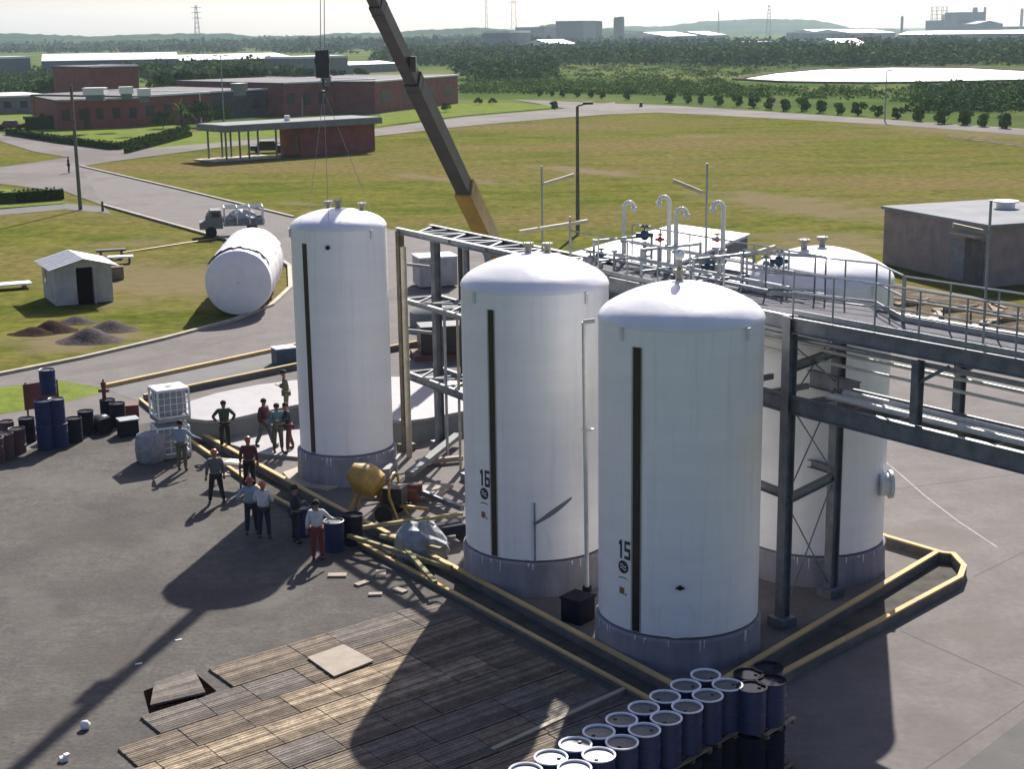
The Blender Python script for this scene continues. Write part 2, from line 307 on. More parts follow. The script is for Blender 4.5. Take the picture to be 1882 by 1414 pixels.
# kerbs: real low steps
def kerb(name, pts, m, w=.15, h=.12, z0=0., closed=False):
    b = MB().strip(pts, w, z0, z0+h)
    return b.build(name, m)
ku = P((-250,735),(0,690),(150,660),(300,625),(430,590),(500,562),(534,530),(532,490))
struct(kerb('kerb', ku, 'pale_kerb', .25, .13))
struct(kerb('kerb', P((532,490),(490,462),(375,430),(190,378)), 'pale_kerb', .25, .13))
struct(kerb('kerb', P((148,306),(345,352),(540,400)), 'pale_kerb', .25, .13))
struct(kerb('yellow_kerb', P((192,713),(360,677),(530,640),(640,612)), 'yellow_kerb', .2, .15))
# pond
pond = P((1352,146),(1420,135),(1500,128),(1640,124),(1780,125),(1900,131),(2050,140),(1960,146),(1882,148),(1760,151),(1600,153),(1440,151))
struct(MB().sheet(pond, .02).build('pond', 'water'))
ko = [p for p in pond]; struct(kerb('pond_bank', ko+[ko[0]], 'dirt', 2.2, .5, -.1))
# hills
def ridge(name, prof, Y1, Y0, m, seed):
    rnd = random.Random(seed); b = MB(); n = 150; rows = 7; vs = []; fs = []
    xs = [prof[0][0]+(prof[-1][0]-prof[0][0])*i/n for i in range(n+1)]
    for i, x in enumerate(xs):
        for (a, ya), (c, yc) in zip(prof[:-1], prof[1:]):
            if a <= x <= c: y = ya+(yc-ya)*(x-a)/(c-a); break
        top = ZA(x, y, Y1); h = top.z+rnd.uniform(-.8, .8)*Y1/2500
        for k in range(rows+1):
            t = k/rows; Y = Y0+(Y1-Y0)*t; s_ = t*t*(3-2*t)
            vs.append((top.x*(Y/Y1), Y, -.4+(h+.4)*s_ + (rnd.uniform(-1,1)*h*.06 if 0 < k < rows else 0)))
        vs.append((top.x*1.15, Y1*1.15, -.5))
    R_ = rows+2
    for i in range(n):
        for k in range(R_-1): fs.append((i*R_+k, (i+1)*R_+k, (i+1)*R_+k+1, i*R_+k+1))
    return struct(b.add(vs, fs).build(name, m, smooth=True))
ridge('hills', [(-250,54),(0,60),(60,62),(120,64),(180,67),(210,64),(330,61),(420,61),(470,67),(582,64),(623,60),(692,60),(827,52),(878,50),(950,55),(1010,62),(1100,66)], 2600, 1900, 'hill', 1)
ridge('hills', [(900,62),(965,53),(999,46),(1055,38),(1067,42),(1103,51),(1160,56),(1230,60)], 2300, 1900, 'hill', 2)
ridge('hills', [(1060,58),(1152,47),(1220,48),(1297,38),(1400,34),(1496,36),(1545,46),(1565,51),(1700,54),(2150,53)], 4300, 3000, 'hill', 3)
# ---------------------------------------------------------------- dike with channel
A2 = V((-14.9,59.3)); B_ = G(1279,1331,.16).to_2d(); C_ = G(1765,1058,.3).to_2d(); E_ = V((-9.4,65.0)); E2 = V((-4.0,69.9))
nAB = V((.849,.528)); nBC = V((-.644,.765)); nAE = V((.675,-.738))
W = .98
def isect(p, d, q, e):
    t = ((q.x-p.x)*e.y-(q.y-p.y)*e.x)/(d.x*e.y-d.y*e.x); return p+d*t
dAB = (B_-A2).normalized(); dBC = (C_-B_).normalized(); dAE = (E_-A2).normalized()
nAB = V((-dAB.y, dAB.x)); nBC = V((-dBC.y, dBC.x)); nAE = V((dAE.y, -dAE.x))
Bi = G(1277,1277,.3).to_2d(); Ai = isect(A2+nAB*W, dAB, A2+nAE*W, dAE)
Cr1 = G(1772,1038,.3).to_2d(); Cr2 = G(1752,1016,.3).to_2d(); Ci = G(1722,1013,.3).to_2d()
far1 = G(1630,984,.3).to_2d(); far2 = far1+ (A2-B_).normalized()*16
OUT = [B_]+[G(x,y,.16).to_2d() for x,y in ((1156,1263),(807,1074),(483,901),(350,808))]+[A2]; INN = [Bi]+[G(x,y,.3).to_2d() for x,y in ((840,1043),(598,919),(352,784))]
def wall(name, pts, lbl, hh=.24, cw=.15):
    t = empty(name, (pts[0][0], pts[0][1], 0)); o = V((pts[0][0], pts[0][1], 0))
    for nm, m, w, h, z0 in (('wall', 'wall_concrete', cw-.012, hh, 0.), ('cap', 'yellow_kerb', cw, .05, hh)):
        b = MB().strip([p-o.to_2d() for p in pts], w, z0-(.0 if z0 else .05), z0+h)
        b.build(nm, m, t)
    return tag(t, lbl, 'kerb wall')
wall('dike_wall', OUT, 'outer low concrete wall with yellow top running diagonally past the white tanks', .12, .11)
wall('dike_wall', [A2+dAE*.2, E_, E2], 'low yellow topped wall behind the white slab, parallel to the service road')
wall('dike_wall', [B_+dBC*.08, C_, Cr1, Cr2, Ci+(Cr2-Ci).normalized()*.14, far1, far2], 'outer yellow topped wall with a rounded end right of the tanks')
wall('dike_wall', INN, 'inner low yellow topped wall beside the tank plinths, parallel to the outer one')
wall('dike_wall', [Bi+dBC*.2, Ci], 'inner yellow topped wall in front of the right hand tanks')
struct(MB().sheet(P((195,716),(360,681),(530,644),(640,616),(700,650),(545,682),(400,710),(252,738)), .006).build('gutter_strip', 'asphalt_light'))
struct(MB().sheet(OUT+INN[::-1], .008).build('channel_floor', 'stained_shaded_floor'))
struct(MB().sheet([B_, C_, Cr1, Cr2, Ci, Bi], .008).build('channel_floor', 'stained_shaded_floor'))
# ---------------------------------------------------------------- tanks
def tank(name, c, rad, z0, zr, dome_h, lbl, strip_px, number=None, lugs=(), tags=True, nozzles=((0,0),), ring=True):
    t = empty(name, (c[0], c[1], 0)); n = 96
    MB().lathe([(rad*.97, z0), (rad, z0+.04), (rad, z0+1.2), (rad, (z0+zr)/2), (rad*1.0, zr-.02)], n=n, cap0=True).build('shell', 'frp', t, True)
    prof = []
    for k in range(0, 41):
        a = k; q_ = (k/40)**1.5; rr_ = (rad+.012)*(1-q_); kn = .15*math.sqrt(max(0,1-(1-min(1,q_*rad/.3))**2)); prof.append((max(.01, rr_), zr-.03+kn+(dome_h-.15)*(1-(rr_/rad)**2)))
    MB().lathe([(rad+.004, zr-.06), (rad+.016, zr-.05)]+prof, n=n).build('dome', 'frp_dome', t, True)
    def on(az, z, off=.0): return V((math.cos(az)*(rad+off), math.sin(az)*(rad+off), z))
    def patch(b, a0, a1, z_0, z_1, off=.006, k=4):
        vs = []
        for i in range(k+1):
            a = a0+(a1-a0)*i/k
            vs += [on(a, z_0, off), on(a, z_1, off)]
        b.add(vs, [(2*i, 2*i+2, 2*i+3, 2*i+1) for i in range(k)])
    # azimuth of a pixel column on the visible front
    view = math.atan2(-c[1], -c[0])
    def az_of(px):
        d = V((px-941, 0)); X = (px-941)/F*c[1]/cp*cp
        off = ((px-strip_px[2])/F*math.hypot(c[0], c[1])*1.0)/rad
        return view + math.asin(max(-.99, min(.99, off)))
    sa = az_of(strip_px[0])
    b = MB(); w = strip_px[1]/rad/2
    patch(b, sa-w, sa+w, z0+.05, zr-.45, .008); b.build('level_strip', 'strip', t)
    if tags is not None:
        for off in (-1, 1):
            b = MB(); patch(b, sa+off*(w+.012)-.006, sa+off*(w+.012)+.006, z0+.05, zr-.45, .012, 1); b.build('strip_edge', 'cream', t)
    for px in lugs:
        a = az_of(px); b = MB(); p = on(a, zr-.22, .03); b.box(p, (.07,.07,.26), a); b.box(p+V((0,0,.14)), (.11,.11,.03), a); b.build('lifting_lug', 'white', t)
    if number:
        h = .44; zc = number[1]; cw = .17
        seg = {'1': [(-.25,-.5,.12,1.0)], '5': [(-.5,.32,1,.18),(-.5,-.08,.28,.5),(-.5,-.08,1,.18),(.22,-.5,.28,.5),(-.5,-.5,1,.18)],
               '6': [(-.5,.32,1,.18),(-.5,-.5,.28,1),(-.5,-.08,1,.18),(.22,-.5,.28,.5),(-.5,-.5,1,.18)]}
        a_c = az_of(number[2]); b = MB()
        for i, ch in enumerate(number[0]):
            ac = a_c+(i-.5)*.21/rad*1.15 + (0.02 if ch == '1' else 0)
            sg = seg[ch] if ch != '1' else [(-.1,-.5,.36,1.0),(-.35,.22,.3,.18)]
            for (x, y, ww, hh) in sg:
                patch(b, ac+x*cw/rad, ac+(x+ww)*cw/rad, zc+y*h, zc+(y+hh)*h, .010, 2)
        b.build('number_marking', 'ink', t)
        # round emblem: dark disc with a pale slanted band through it
        b = MB(); ze = zc-.42; re = .155; vs = [on(a_c, ze, .010)]; K = 24
        for i in range(K): q = 2*math.pi*i/K; vs.append(on(a_c+re*math.cos(q)/rad, ze+re*math.sin(q), .010))
        b.add(vs, [(0, 1+i, 1+(i+1) % K) for i in range(K)]); e = b.build('emblem', 'ink', t)
        b = MB()
        for s_ in (-1, 1):
            vs = []
            for i in range(9):
                q = i/8; u = -.095+.19*q; v = .035*s_+.028*math.sin(q*6.28)
                vs += [on(a_c+u/rad, ze+v-.012, .014), on(a_c+u/rad, ze+v+.012, .014)]
            b.add(vs, [(2*i, 2*i+2, 2*i+3, 2*i+1) for i in range(8)])
        b.build('emblem_band', 'frp', e)
        b = MB()
        for i in range(7): patch(b, a_c+(-.14+i*.04)/rad, a_c+(-.14+i*.04+.026)/rad, ze-.27-.01*(i-3)**2*.3, ze-.235-.01*(i-3)**2*.3, .010, 1)
        b.build('lettering_line', 'far_grey', t)
        b = MB(); patch(b, a_c-.12/rad, a_c+.03/rad, ze-.66, ze-.50, .010, 2); patch(b, a_c+.05/rad, a_c+.10/rad, ze-.68, ze-.63, .010, 1); b.build('hazard_label', 'orange_tag', t)
    for (dx, dy) in nozzles:
        rr = math.hypot(dx, dy)/rad; zz = zr+.05+(dome_h-.1)*(1-rr*rr)
        b = MB(); b.tube((dx,dy,zz-.05), (dx,dy,zz+.22), .09, 16); b.tube((dx,dy,zz+.20), (dx,dy,zz+.27), .15, 16)
        for k in range(6): a = k*1.047; b.tube((dx+.12*math.cos(a), dy+.12*math.sin(a), zz+.17), (dx+.12*math.cos(a), dy+.12*math.sin(a), zz+.30), .012, 6)
        b.build('nozzle', 'cream', t, True)
    tag(t, lbl, 'storage tank', 'tall white vertical storage tanks')
    return t, az_of, on, patch
def plinth(c, rad, h, lbl, taper=.06):
    taper *= .35
    o = MB().lathe([(rad+taper, 0), (rad+taper*.6, h*.5), (rad+.02, h-.05), (rad-.03, h)], n=64, cap1=True).build('tank_plinth', 'plinth', None, True, (c[0], c[1], .0))
    rd = random.Random(int(rad*1000)+int(c[1]*10)); b = MB()
    for k in range(20):
        a = rd.uniform(math.pi, 2*math.pi); w_ = rd.uniform(.008,.022)/rad; ln = rd.uniform(.05,.45)*h*rd.random()**.5; rr = rad+taper*.6+.012
        b.add([((rr)*math.cos(a+s_*w_*f_), rr*math.sin(a+s_*w_*f_), z) for z, f_ in ((h-.0,1),(h-ln,.4)) for s_ in (-1,1)], [(0,1,3,2)])
    b.build('paint_drips','frp',o)
    tag(o, lbl, 'concrete base', 'round concrete bases under the tanks'); return o
T18 = (-5.5, 48.8); T16 = (.62, 39.1); T15 = (3.88, 34.2); T17 = (8.1, 39.5)
t, azf, on, patch = tank('storage_tank', T18, 1.53, 1.0, 8.32, .55, 'narrow tall white tank being set down by the crane, left of the others', (571, .20, 633), None, (543, 690), None, ((0,.1),(.75,.3),(-.35,.5)))
b = MB(); a = azf(607+6); b.tube(on(a, 7.78, -.02), on(a, 7.78, .07), .07, 16); b.build('side_nozzle', 'black', t)
t.name = 'storage_tank'
plinth(T18, 1.62, .98, 'round dark concrete base under the narrow leftmost tank', .12)
t, azf, on, patch = tank('storage_tank', T16, 1.92, .95, 7.95, .78, 'tall white tank marked 16 in the middle of the yard', (902, .17, 981), ('16', 3.05, 884), (873, 1072), True, ((-.15,.2),(.35,.3)))
b = MB(); 
for r_ in (.42,):
    a0 = azf(975); vs = []
    for i in range(33): q = 2*math.pi*i/32; vs += [on(a0+r_*math.cos(q)/1.92, 1.45+r_*math.sin(q), .02), on(a0+(r_+.05)*math.cos(q)/1.92, 1.45+(r_+.05)*math.sin(q), .02)]
    b.add(vs, [(2*i, 2*i+2, 2*i+3, 2*i+1) for i in range(32)])
b.build('manway_ring', 'frp', t)
b = MB(); a1 = azf(977); b.tube(on(a1,.95,.03), on(a1,2.55,.03), .022, 8); b.box(on(a1,2.0,.04),(.08,.08,.06),a1); b.build('conduit','steel',t)
b = MB(); a2 = azf(1045); K = 10; vs = []  # slanting grey band on the shell, widest in the middle
for i in range(K+1):
    f_ = i/K; aa = a1+(a2-a1)*f_; zz = 1.98+.62*f_; w_ = .03+.05*math.sin(f_*3.1)
    vs += [on(aa,zz-w_,.007),on(aa,zz+w_,.007)]
b.add(vs,[(2*i,2*i+2,2*i+3,2*i+1) for i in range(K)]); b.build('slant_band','far_grey',t)
plinth(T16, 1.97, .93, 'round concrete base stained grey under tank 16', .10)
t, azf, on, patch = tank('storage_tank', T15, 1.89, .80, 7.95, .78, 'nearest tall white tank marked 15, in front of the steel bridge', (1169, .20, 1246), ('15', 2.75, 1145), (1142, 1362), True, ((-.02,.25),))
b = MB(); a0 = azf(1243); vs = []
for i in range(33): q = 2*math.pi*i/32; vs += [on(a0+.42*math.cos(q)/1.89, 1.3+.42*math.sin(q), .02), on(a0+.48*math.cos(q)/1.89, 1.3+.48*math.sin(q), .02)]
b.add(vs, [(2*i, 2*i+2, 2*i+3, 2*i+1) for i in range(32)]); b.build('manway_ring', 'frp', t)
b = MB(); a0 = azf(1250); b.tube(on(a0, 2.05, -.02), on(a0, 2.05, .10), .05, 12); b.tube(on(a0-.05, 2.03, .03), on(a0+.05, 2.03, .03), .03, 8); b.build('side_nozzle', 'strip', t)
plinth(T15, 1.94, .78, 'round concrete base under tank 15 at the wall corner', .10)
t, azf, on, patch = tank('storage_tank', T17, 1.90, .82, 7.95, .78, 'white tank farthest right, standing behind the steel bridge and its railings', (1450, .10, 1508), None, (1600,), None, ((-.45,-.1),(.05,.05)))
b = MB(); a0 = azf(1626); p = on(a0, 2.55, 0); b.tube(p, p+V((.28,.02,0)), .30, 20); b.tube(p+V((.26,.02,0)), p+V((.34,.02,0)), .38, 20); b.build('side_manway', 'white', t, True)
plinth(T17, 1.95, .80, 'round concrete base under the farthest right tank', .10)
def sbox(bm): return bm
# vertical fill pipe between tank 16 and 15
o = empty('fill_pipe', (2.05, 35.9, 0))
pt = ZA(1073, 592, 36.0)-V((2.05,35.9,0)); pb = ZA(1079, 1080, 36.0)-V((2.05,35.9,0))
MB().tube(pb, pt, .055, 12).tube(pt, pt+V((.28,-.1,.05)), .06, 12).build('pipe', 'pipe_white', o, True)
MB().tube((pb.x,pb.y,0), pb, .07, 10).tube((pb.x,pb.y,pb.z-.1), (pb.x,pb.y,pb.z+.02), .12, 10).build('foot', 'drum_dark', o)
b = MB(); pm = ZA(1080, 790, 36)-V((2.05,35.9,0)); b.box(pm, (.3,.08,.05)); b.box(pm+V((.06,-.06,0)), (.09,.06,.09)); b.build('bracket', 'white', o)
tag(o, 'thin white vertical pipe in the gap between tanks 16 and 15', 'pipe')
o = MB(); g = G(1062,1140); o.box((0,0,.3), (.6,.6,.6), .9); o.box((0,0,.62), (.66,.66,.05), .9); o = o.build('drain_box', 'drum_dark', None, False, (g.x, g.y, 0)); tag(o, 'dark box on the ground between tanks 16 and 15', 'box')
# ---------------------------------------------------------------- pipe rack and walkway
S0 = V((-3.75, 51.6)); SD = (V((6.53,35.0))-S0).normalized(); SN = V((-SD.y, SD.x))*1.0   # SN points right/back
LEN = (V((6.53,35.0))-S0).length
SD2 = V((.589,-.808)).normalized(); SN2 = V((-SD2.y, SD2.x))
def SP(t, n, z):
    p = S0+SD*t+SN*n if t <= LEN else S0+SD*LEN+SD2*(t-LEN)+(SN2 if t > LEN+.9 else SN)*n
    return V((p.x, p.y, z))
rack = empty('pipe_rack', (S0.x, S0.y, 0)); O = V((S0.x, S0.y, 0))
def rp(b, name, m, parent=rack, smooth=False):
    b.v = [tuple(V(v)-O) for v in b.v]; return b.build(name, m, parent, smooth)
upn = V((SN.x, SN.y, 0)); WID = 2.3; TOP = 7.72; WB = 1.45
def colm(t, n, z1, m='steel', w=.22, z0=0):
    b = MB(); p = SP(t, n, z0); q = SP(t, n, z1); b.hbeam(p, q, w, w, upn, .02)
    if z0 == 0: b.box(p+V((0,0,.12)), (.5,.5,.24), .6)
    return rp(b, 'column', m)
colm(0, 0, TOP, 'steel_rusty'); colm(0.4, 1.15, TOP, 'steel', .26)
colm(4.5, 0, TOP-.1, 'steel', .14); colm(4.5, WID, TOP-.1); colm(10.5, WID, TOP-.1); colm(9.5, 0, TOP-.1)
cA = colm(LEN, 0, TOP+.0, 'steel', .26)
# second column of the end bent, at its own measured place
q = G(1526,1095); b = MB(); b.hbeam((q.x,q.y,0),(q.x,q.y,TOP-.35), .26, .26, upn, .02); b.box((q.x,q.y,.12),(.5,.5,.24),.6); rp(b, 'column', 'steel')
TE = LEN+11
# top chords
for n in (0, 1.3):
    b = MB(); b.hbeam(SP(-.2, n, TOP), SP(LEN*.55, n, TOP), .17, .20); rp(b, 'top_rail', 'steel' if n else 'galv')
b = MB(); k = 0; tt = 0
while tt < LEN*.5:
    b.beam(SP(tt, 0 if k % 2 else 1.3, TOP+.01), SP(tt+1.15, 1.3 if k % 2 else 0, TOP+.01), .11, .10); b.beam(SP(tt+1.15, 0, TOP+.02), SP(tt+1.15, 1.3, TOP+.02), .10, .10); tt += 1.15; k += 1
rp(b, 'top_bracing', 'steel')
# intermediate levels near the narrow tank
for z in (5.35, 2.75):
    w = .16 if z > 4 else .26
    for n in (0, 1.3):
        b = MB(); b.hbeam(SP(-.15, n, z), SP(5.5, n, z), .14, w); rp(b, 'beam', 'steel' if n or z < 4 else 'galv')
    b = MB()
    for k in range(5): b.beam(SP(k*1.1, 0 if k % 2 else 1.3, z+.02), SP(k*1.1+1.1, 1.3 if k % 2 else 0, z+.02), .06, .06)
    for k in range(5): b.beam(SP(k*1.3, 0, z-.03), SP(k*1.3, 1.3, z-.03), .07, .1)
    rp(b, 'cross_member', 'steel')
for z in (6.6, 4.3):
    b = MB(); b.beam(SP(0, 0, z), SP(.4, 1.15, z-.2), .07, .1); rp(b, 'cross_member', 'steel')
for (t0, n0, z0, z1, r_, m) in ((.9,-.35,0,7.3,.1,'cream'), (1.9,.6,0,5.3,.05,'galv'), (2.8,.9,.3,7.4,.06,'galv'), (3.3,.3,0,5.3,.045,'cream'), (1.35,1.6,2.8,7.4,.1,'strip')):
    b = MB(); b.tube(SP(t0, n0, z0), SP(t0, n0, z1), r_, 10); rp(b, 'riser_pipe', m, rack, True)
# walkway deck from tank 16 to the right, past the frame edge
T0 = 10.3
b = MB(); b.prism([SP(T0,.15,0).to_2d(), SP(LEN,.15,0).to_2d(), SP(TE,.15,0).to_2d(), SP(TE,WB-.15,0).to_2d(), SP(LEN+2,WB-.15,0).to_2d(), SP(LEN+.3,WID-.15,0).to_2d(), SP(T0,WID-.15,0).to_2d()], TOP-.045, TOP+.005); rp(b, 'deck', 'deck')
for n in (0, WID):
    b = MB(); b.hbeam(SP(T0, n, TOP-.22), SP(LEN, n, TOP-.17), .14, .36, (0,0,1), .025); b.hbeam(SP(LEN+(.001 if n==0 else 1), n, TOP-.22), SP(TE, n, TOP-.17), .14, .36, (0,0,1), .025); rp(b, 'girder', 'steel')
    b = MB(); WN = n if n == 0 else WB; z = TOP-2.12; b.hbeam(SP(LEN-4, n, z), SP(LEN, n, z), .14, .44, (0,0,1), .025); b.hbeam(SP(LEN+(.001 if n==0 else .2), n if n==0 else WB, z), SP(TE, n if n==0 else WB, z), .14, .44, (0,0,1), .025); rp(b, 'lower_girder', 'steel')
b = MB(); t_ = LEN-3.5
while t_ < TE: b.beam(SP(t_, 0, TOP-2.05), SP(t_, WB, TOP-2.05), .1, .14); t_ += 1.3
rp(b, 'lower_cross_beams', 'steel')
for t_ in (LEN+3.75, LEN+8.2):
    for n in (0, WB):
        b = MB(); b.hbeam(SP(t_, n, TOP-.45), SP(t_, n, TOP-1.86), .2, .2, upn, .02); b.beam(SP(t_, n, TOP-.95), SP(t_+.8, n, TOP-.45), .07, .07); rp(b, 'post', 'steel')
# end bent bracing
qb = V((q.x, q.y, 0)); pa = SP(LEN, 0, 0)
def seg(z0, z1, r_=.018):
    b = MB(); b.tube(pa+V((.1,.1,z0)), qb+V((-.1,-.1,z1)), r_, 6); b.tube(pa+V((.1,.1,z1)), qb+V((-.1,-.1,z0)), r_, 6); rp(b, 'brace_rod', 'steel')
seg(.4, 3.0); seg(3.4, 5.5); seg(5.7, 7.0)
for z in (3.2, 6.45):
    b = MB(); b.hbeam(pa+V((0,0,z)), qb+V((0,0,z)), .16, .2); rp(b, 'bent_beam', 'steel')
b = MB(); b.hbeam(pa+V((0,0,3.35)), SP(LEN-3.4, .1, 3.35), .16, .2); b.hbeam(qb+V((0,0,3.35)), SP(LEN-3.4, WID, 3.35), .16, .2); b.hbeam(SP(LEN-3.2,.1,3.35), SP(LEN-3.2,WID,3.35), .14, .18); rp(b, 'ledge_frame', 'steel')
colm(LEN-3.4, WID, TOP-.4)
# pipes carried on the lower level and hung between
for n, z, r_, m in ((.3, TOP-1.80, .07, 'pipe_white'), (.55, TOP-1.82, .05, 'pipe_white'), (.85, TOP-1.80, .07, 'pipe_white'), (1.15, TOP-1.8, .06, 'steel')):
    b = MB(); b.tube(SP(LEN+.9, n, z), SP(TE, n, z), r_, 10); rp(b, 'carried_pipe', m, rack, True)
for n, z, r_, m in ((.25, TOP-.58, .06, 'galv'), (1.2, TOP-1.0, .045, 'pipe_white'), (1.2, TOP-1.28, .04, 'pipe_white')):
    b = MB(); b.tube(SP(LEN-4, n, z), SP(LEN+.5, n, z), r_, 10); b.tube(SP(LEN+.5, n, z), SP(TE, n, z), r_, 10); rp(b, 'hung_pipe', m, rack, True)
# handrails
def rail(name, pts, z, h=1.05, sp_=1.25, m='galv', par=rack):
    b = MB()
    for p, q_ in zip(pts[:-1], pts[1:]):
        p3, q3 = V((p[0],p[1],z)), V((q_[0],q_[1],z)); L = (q3-p3).length; k = max(1, round(L/sp_))
        for hh in (h, h*.55): b.tube(p3+V((0,0,hh)), q3+V((0,0,hh)), .024, 6)
        b.beam(p3+V((0,0,.08)), q3+V((0,0,.08)), .01, .12)
        for i in range(k+1): a = p3.lerp(q3, i/k); b.tube(a, a+V((0,0,h)), .022, 6)
    return rp(b, name, m, par)
f2 = lambda t_, n: SP(t_, n, 0).to_2d()
rail('handrail', [f2(LEN+.01, .06), f2(TE, .06)], TOP)
rail('handrail', [f2(LEN+2.2, WB-.1), f2(TE, WB-.1)], TOP)
rail('handrail', [f2(T0, .06), f2(LEN-2.5, .06)], TOP)
rail('handrail', [f2(T0, WID-.1), f2(LEN-1.2, WID-.1), V((T17[0]-2.15, T17[1]-.9)), V((T17[0]-1.7, T17[1]-1.7)), V((T17[0]-.6, T17[1]-2.35))], TOP)
rail('handrail', [V((T17[0]-.6, T17[1]-2.35)), f2(LEN+.3, WID+.1), f2(LEN+2.1, WB-.05)], TOP, 1.05, .9)
b = MB(); b.prism([f2(LEN-1.4, WID-.2), f2(LEN+1.3, WID-.2), V((T17[0]+.1, T17[1]-2.0)), V((T17[0]-1.3, T17[1]-1.45)), V((T17[0]-1.95, T17[1]-.6))], TOP-.06, TOP); rp(b, 'tank_platform', 'deck')
tag(rack, 'long dark steel pipe rack and walkway running behind the tanks and out at right', 'pipe rack')
mf = empty('pipe_manifold', SP(T0+1, 1.2, TOP)); MO = SP(T0+1, 1.2, TOP)
for k, (n, z, r_, m) in enumerate(((.7,.30,.045,'galv'),(1.4,.30,.05,'pipe_white'),(1.9,.6,.035,'pipe_white'))):
    b = MB(); b.tube(SP(T0+.3,n,TOP+z)-MO, SP(LEN-1.6,n,TOP+z)-MO, r_, 8)
    for t_ in (T0+1.2+k*.45, T0+4.6+k*.3): b.tube(SP(t_,n,TOP)-MO, SP(t_,n,TOP+z+.25)-MO, r_*.8, 8); b.tube(SP(t_,n,TOP+z+.22)-MO, SP(t_,n,TOP+z+.27)-MO, r_*2, 10)
    b.build('pipe', m, mf, True)
for t_ in (T0+1, T0+3.2, T0+5.4):
    b = MB()
    for n in (.15, 2.15): b.beam(SP(t_,n,TOP)-MO, SP(t_,n,TOP+.9)-MO, .07,.07)
    b.beam(SP(t_,.15,TOP+.27)-MO, SP(t_,2.15,TOP+.27)-MO,.07,.07); b.beam(SP(t_,.15,TOP+.85)-MO, SP(t_,2.15,TOP+.85)-MO,.07,.07); b.build('pipe_support','galv',mf)
tag(mf, 'bundle of pale pipes running along the walkway behind tank 15', 'pipes')
# equipment on the walkway behind tank 15
def gooseneck(px, ytop, ybot, Y, side, lbl):
    top = ZA(px, ytop, Y); bot = ZA(px, ybot, Y); z0 = TOP
    o = empty('vent_pipe', (top.x, Y, z0)); h = top.z-z0; r_ = .065; pts = []
    for k in range(9): a = math.pi*k/8; pts.append(V((side*(.14-.14*math.cos(a)), 0, h-.14+.14*math.sin(a))))
    b = MB(); b.tube((0,0,0), (0,0,h-.14), r_, 12); b.path(pts, r_, 12); b.build('pipe', 'pipe_white', o, True)
    b = MB(); e = pts[-1]; b.tube(e, e-V((0,0,.12)), .085, 12); b.build('outlet', 'pipe_white', o, True)
    MB().tube((0,0,0), (0,0,.06), .14, 12).tube((0,0,h*.35), (0,0,h*.35+.08), .11, 12).build('flange', 'galv', o, True)
    return tag(o, lbl, 'vent pipe', 'gooseneck vent pipes behind the tanks')
gooseneck(1147, 372, 460, 43.5, 1, 'leftmost white gooseneck vent pipe behind tank 15')
gooseneck(1230, 362, 440, 41.5, -1, 'tallest white gooseneck vent pipe, second from left behind tank 15')
gooseneck(1243, 384, 440, 41.0, 1, 'short white gooseneck vent pipe beside the tallest one')
gooseneck(1330, 372, 480, 40.5, -1, 'rightmost white gooseneck vent pipe, between tank 15 and the far right tank')
def pump(px, py, Y, m, lbl, s=1.):
    s *= .6
    p = ZA(px, py, Y); o = empty('valve_set', (p.x, Y, TOP)); h = max(.35, p.z-TOP)
    MB().tube((0,0,0), (0,0,h-.2), .06, 10).tube((0,0,h-.25), (0,0,h-.2), .14, 12).build('stem', 'galv', o, True)
    b = MB(); b.blob((0,0,h), (.17*s,.17*s,.2*s), 12, 8); b.tube((-.32*s,0,h), (.3*s,0,h), .09*s, 12); b.build('valve_body', m, o, True)
    b = MB(); 
    for k in range(12): a = k*.5236; b.tube((.2*s*math.cos(a), .2*s*math.sin(a), h+.32*s), (.2*s*math.cos(a+.53), .2*s*math.sin(a+.53), h+.32*s), .018, 6)
    b.tube((0,0,h+.1), (0,0,h+.34*s), .025, 6); b.tube((-.2*s,0,h+.32*s), (.2*s,0,h+.32*s), .015, 6); b.build('hand_wheel', m, o)
    return tag(o, lbl, 'valve', 'valves on the walkway')
pump(1185, 432, 42.8, 'valve_blue', 'blue valve with hand wheel left of the tallest vent pipe', 1.3)
pump(1213, 440, 42.2, 'valve_red', 'small red valve beside the blue valve behind tank 15', .7)
pump(1318, 440, 41., 'valve_red', 'orange red valve left of the rightmost vent pipe', .7)
pump(1105, 468, 42.2, 'valve_blue', 'dark valve beside the dome of tank 16', .8)
pump(1085, 480, 42.0, 'far_grey', 'grey valve block at the right edge of the dome of tank 16', 1.1)
pump(1432, 480, 38.6, 'valve_blue', 'blue topped valve at the left edge of the far right tank', 1.2)
pump(1408, 488, 38.9, 'galv', 'pale grey valve at the left edge of the far right tank', 1.1)
pump(1300, 490, 39.5, 'valve_blue', 'low blue pump just behind the dome of tank 15', .9)
o = empty('level_gauge', (ZA(1247,500,36.2).x, 36.2, 7.9)); 
# inspection fitting on the dome of tank 15 belongs to that tank: a taller stack
MB().tube((0,0,0),(0,0,.6), .06, 12).tube((0,0,.28),(0,0,.34), .12, 12).build('stem', 'cream', o, True); MB().blob((0,0,.7), (.12,.12,.14), 12, 8).tube((0,-.14,.72),(0,.14,.72), .05, 10).build('gauge_head', 'white', o, True)
o.location = (T15[0]-.02, T15[1]+.25, 8.58); tag(o, 'small cream gauge standing on top of the dome of tank 15', 'gauge')
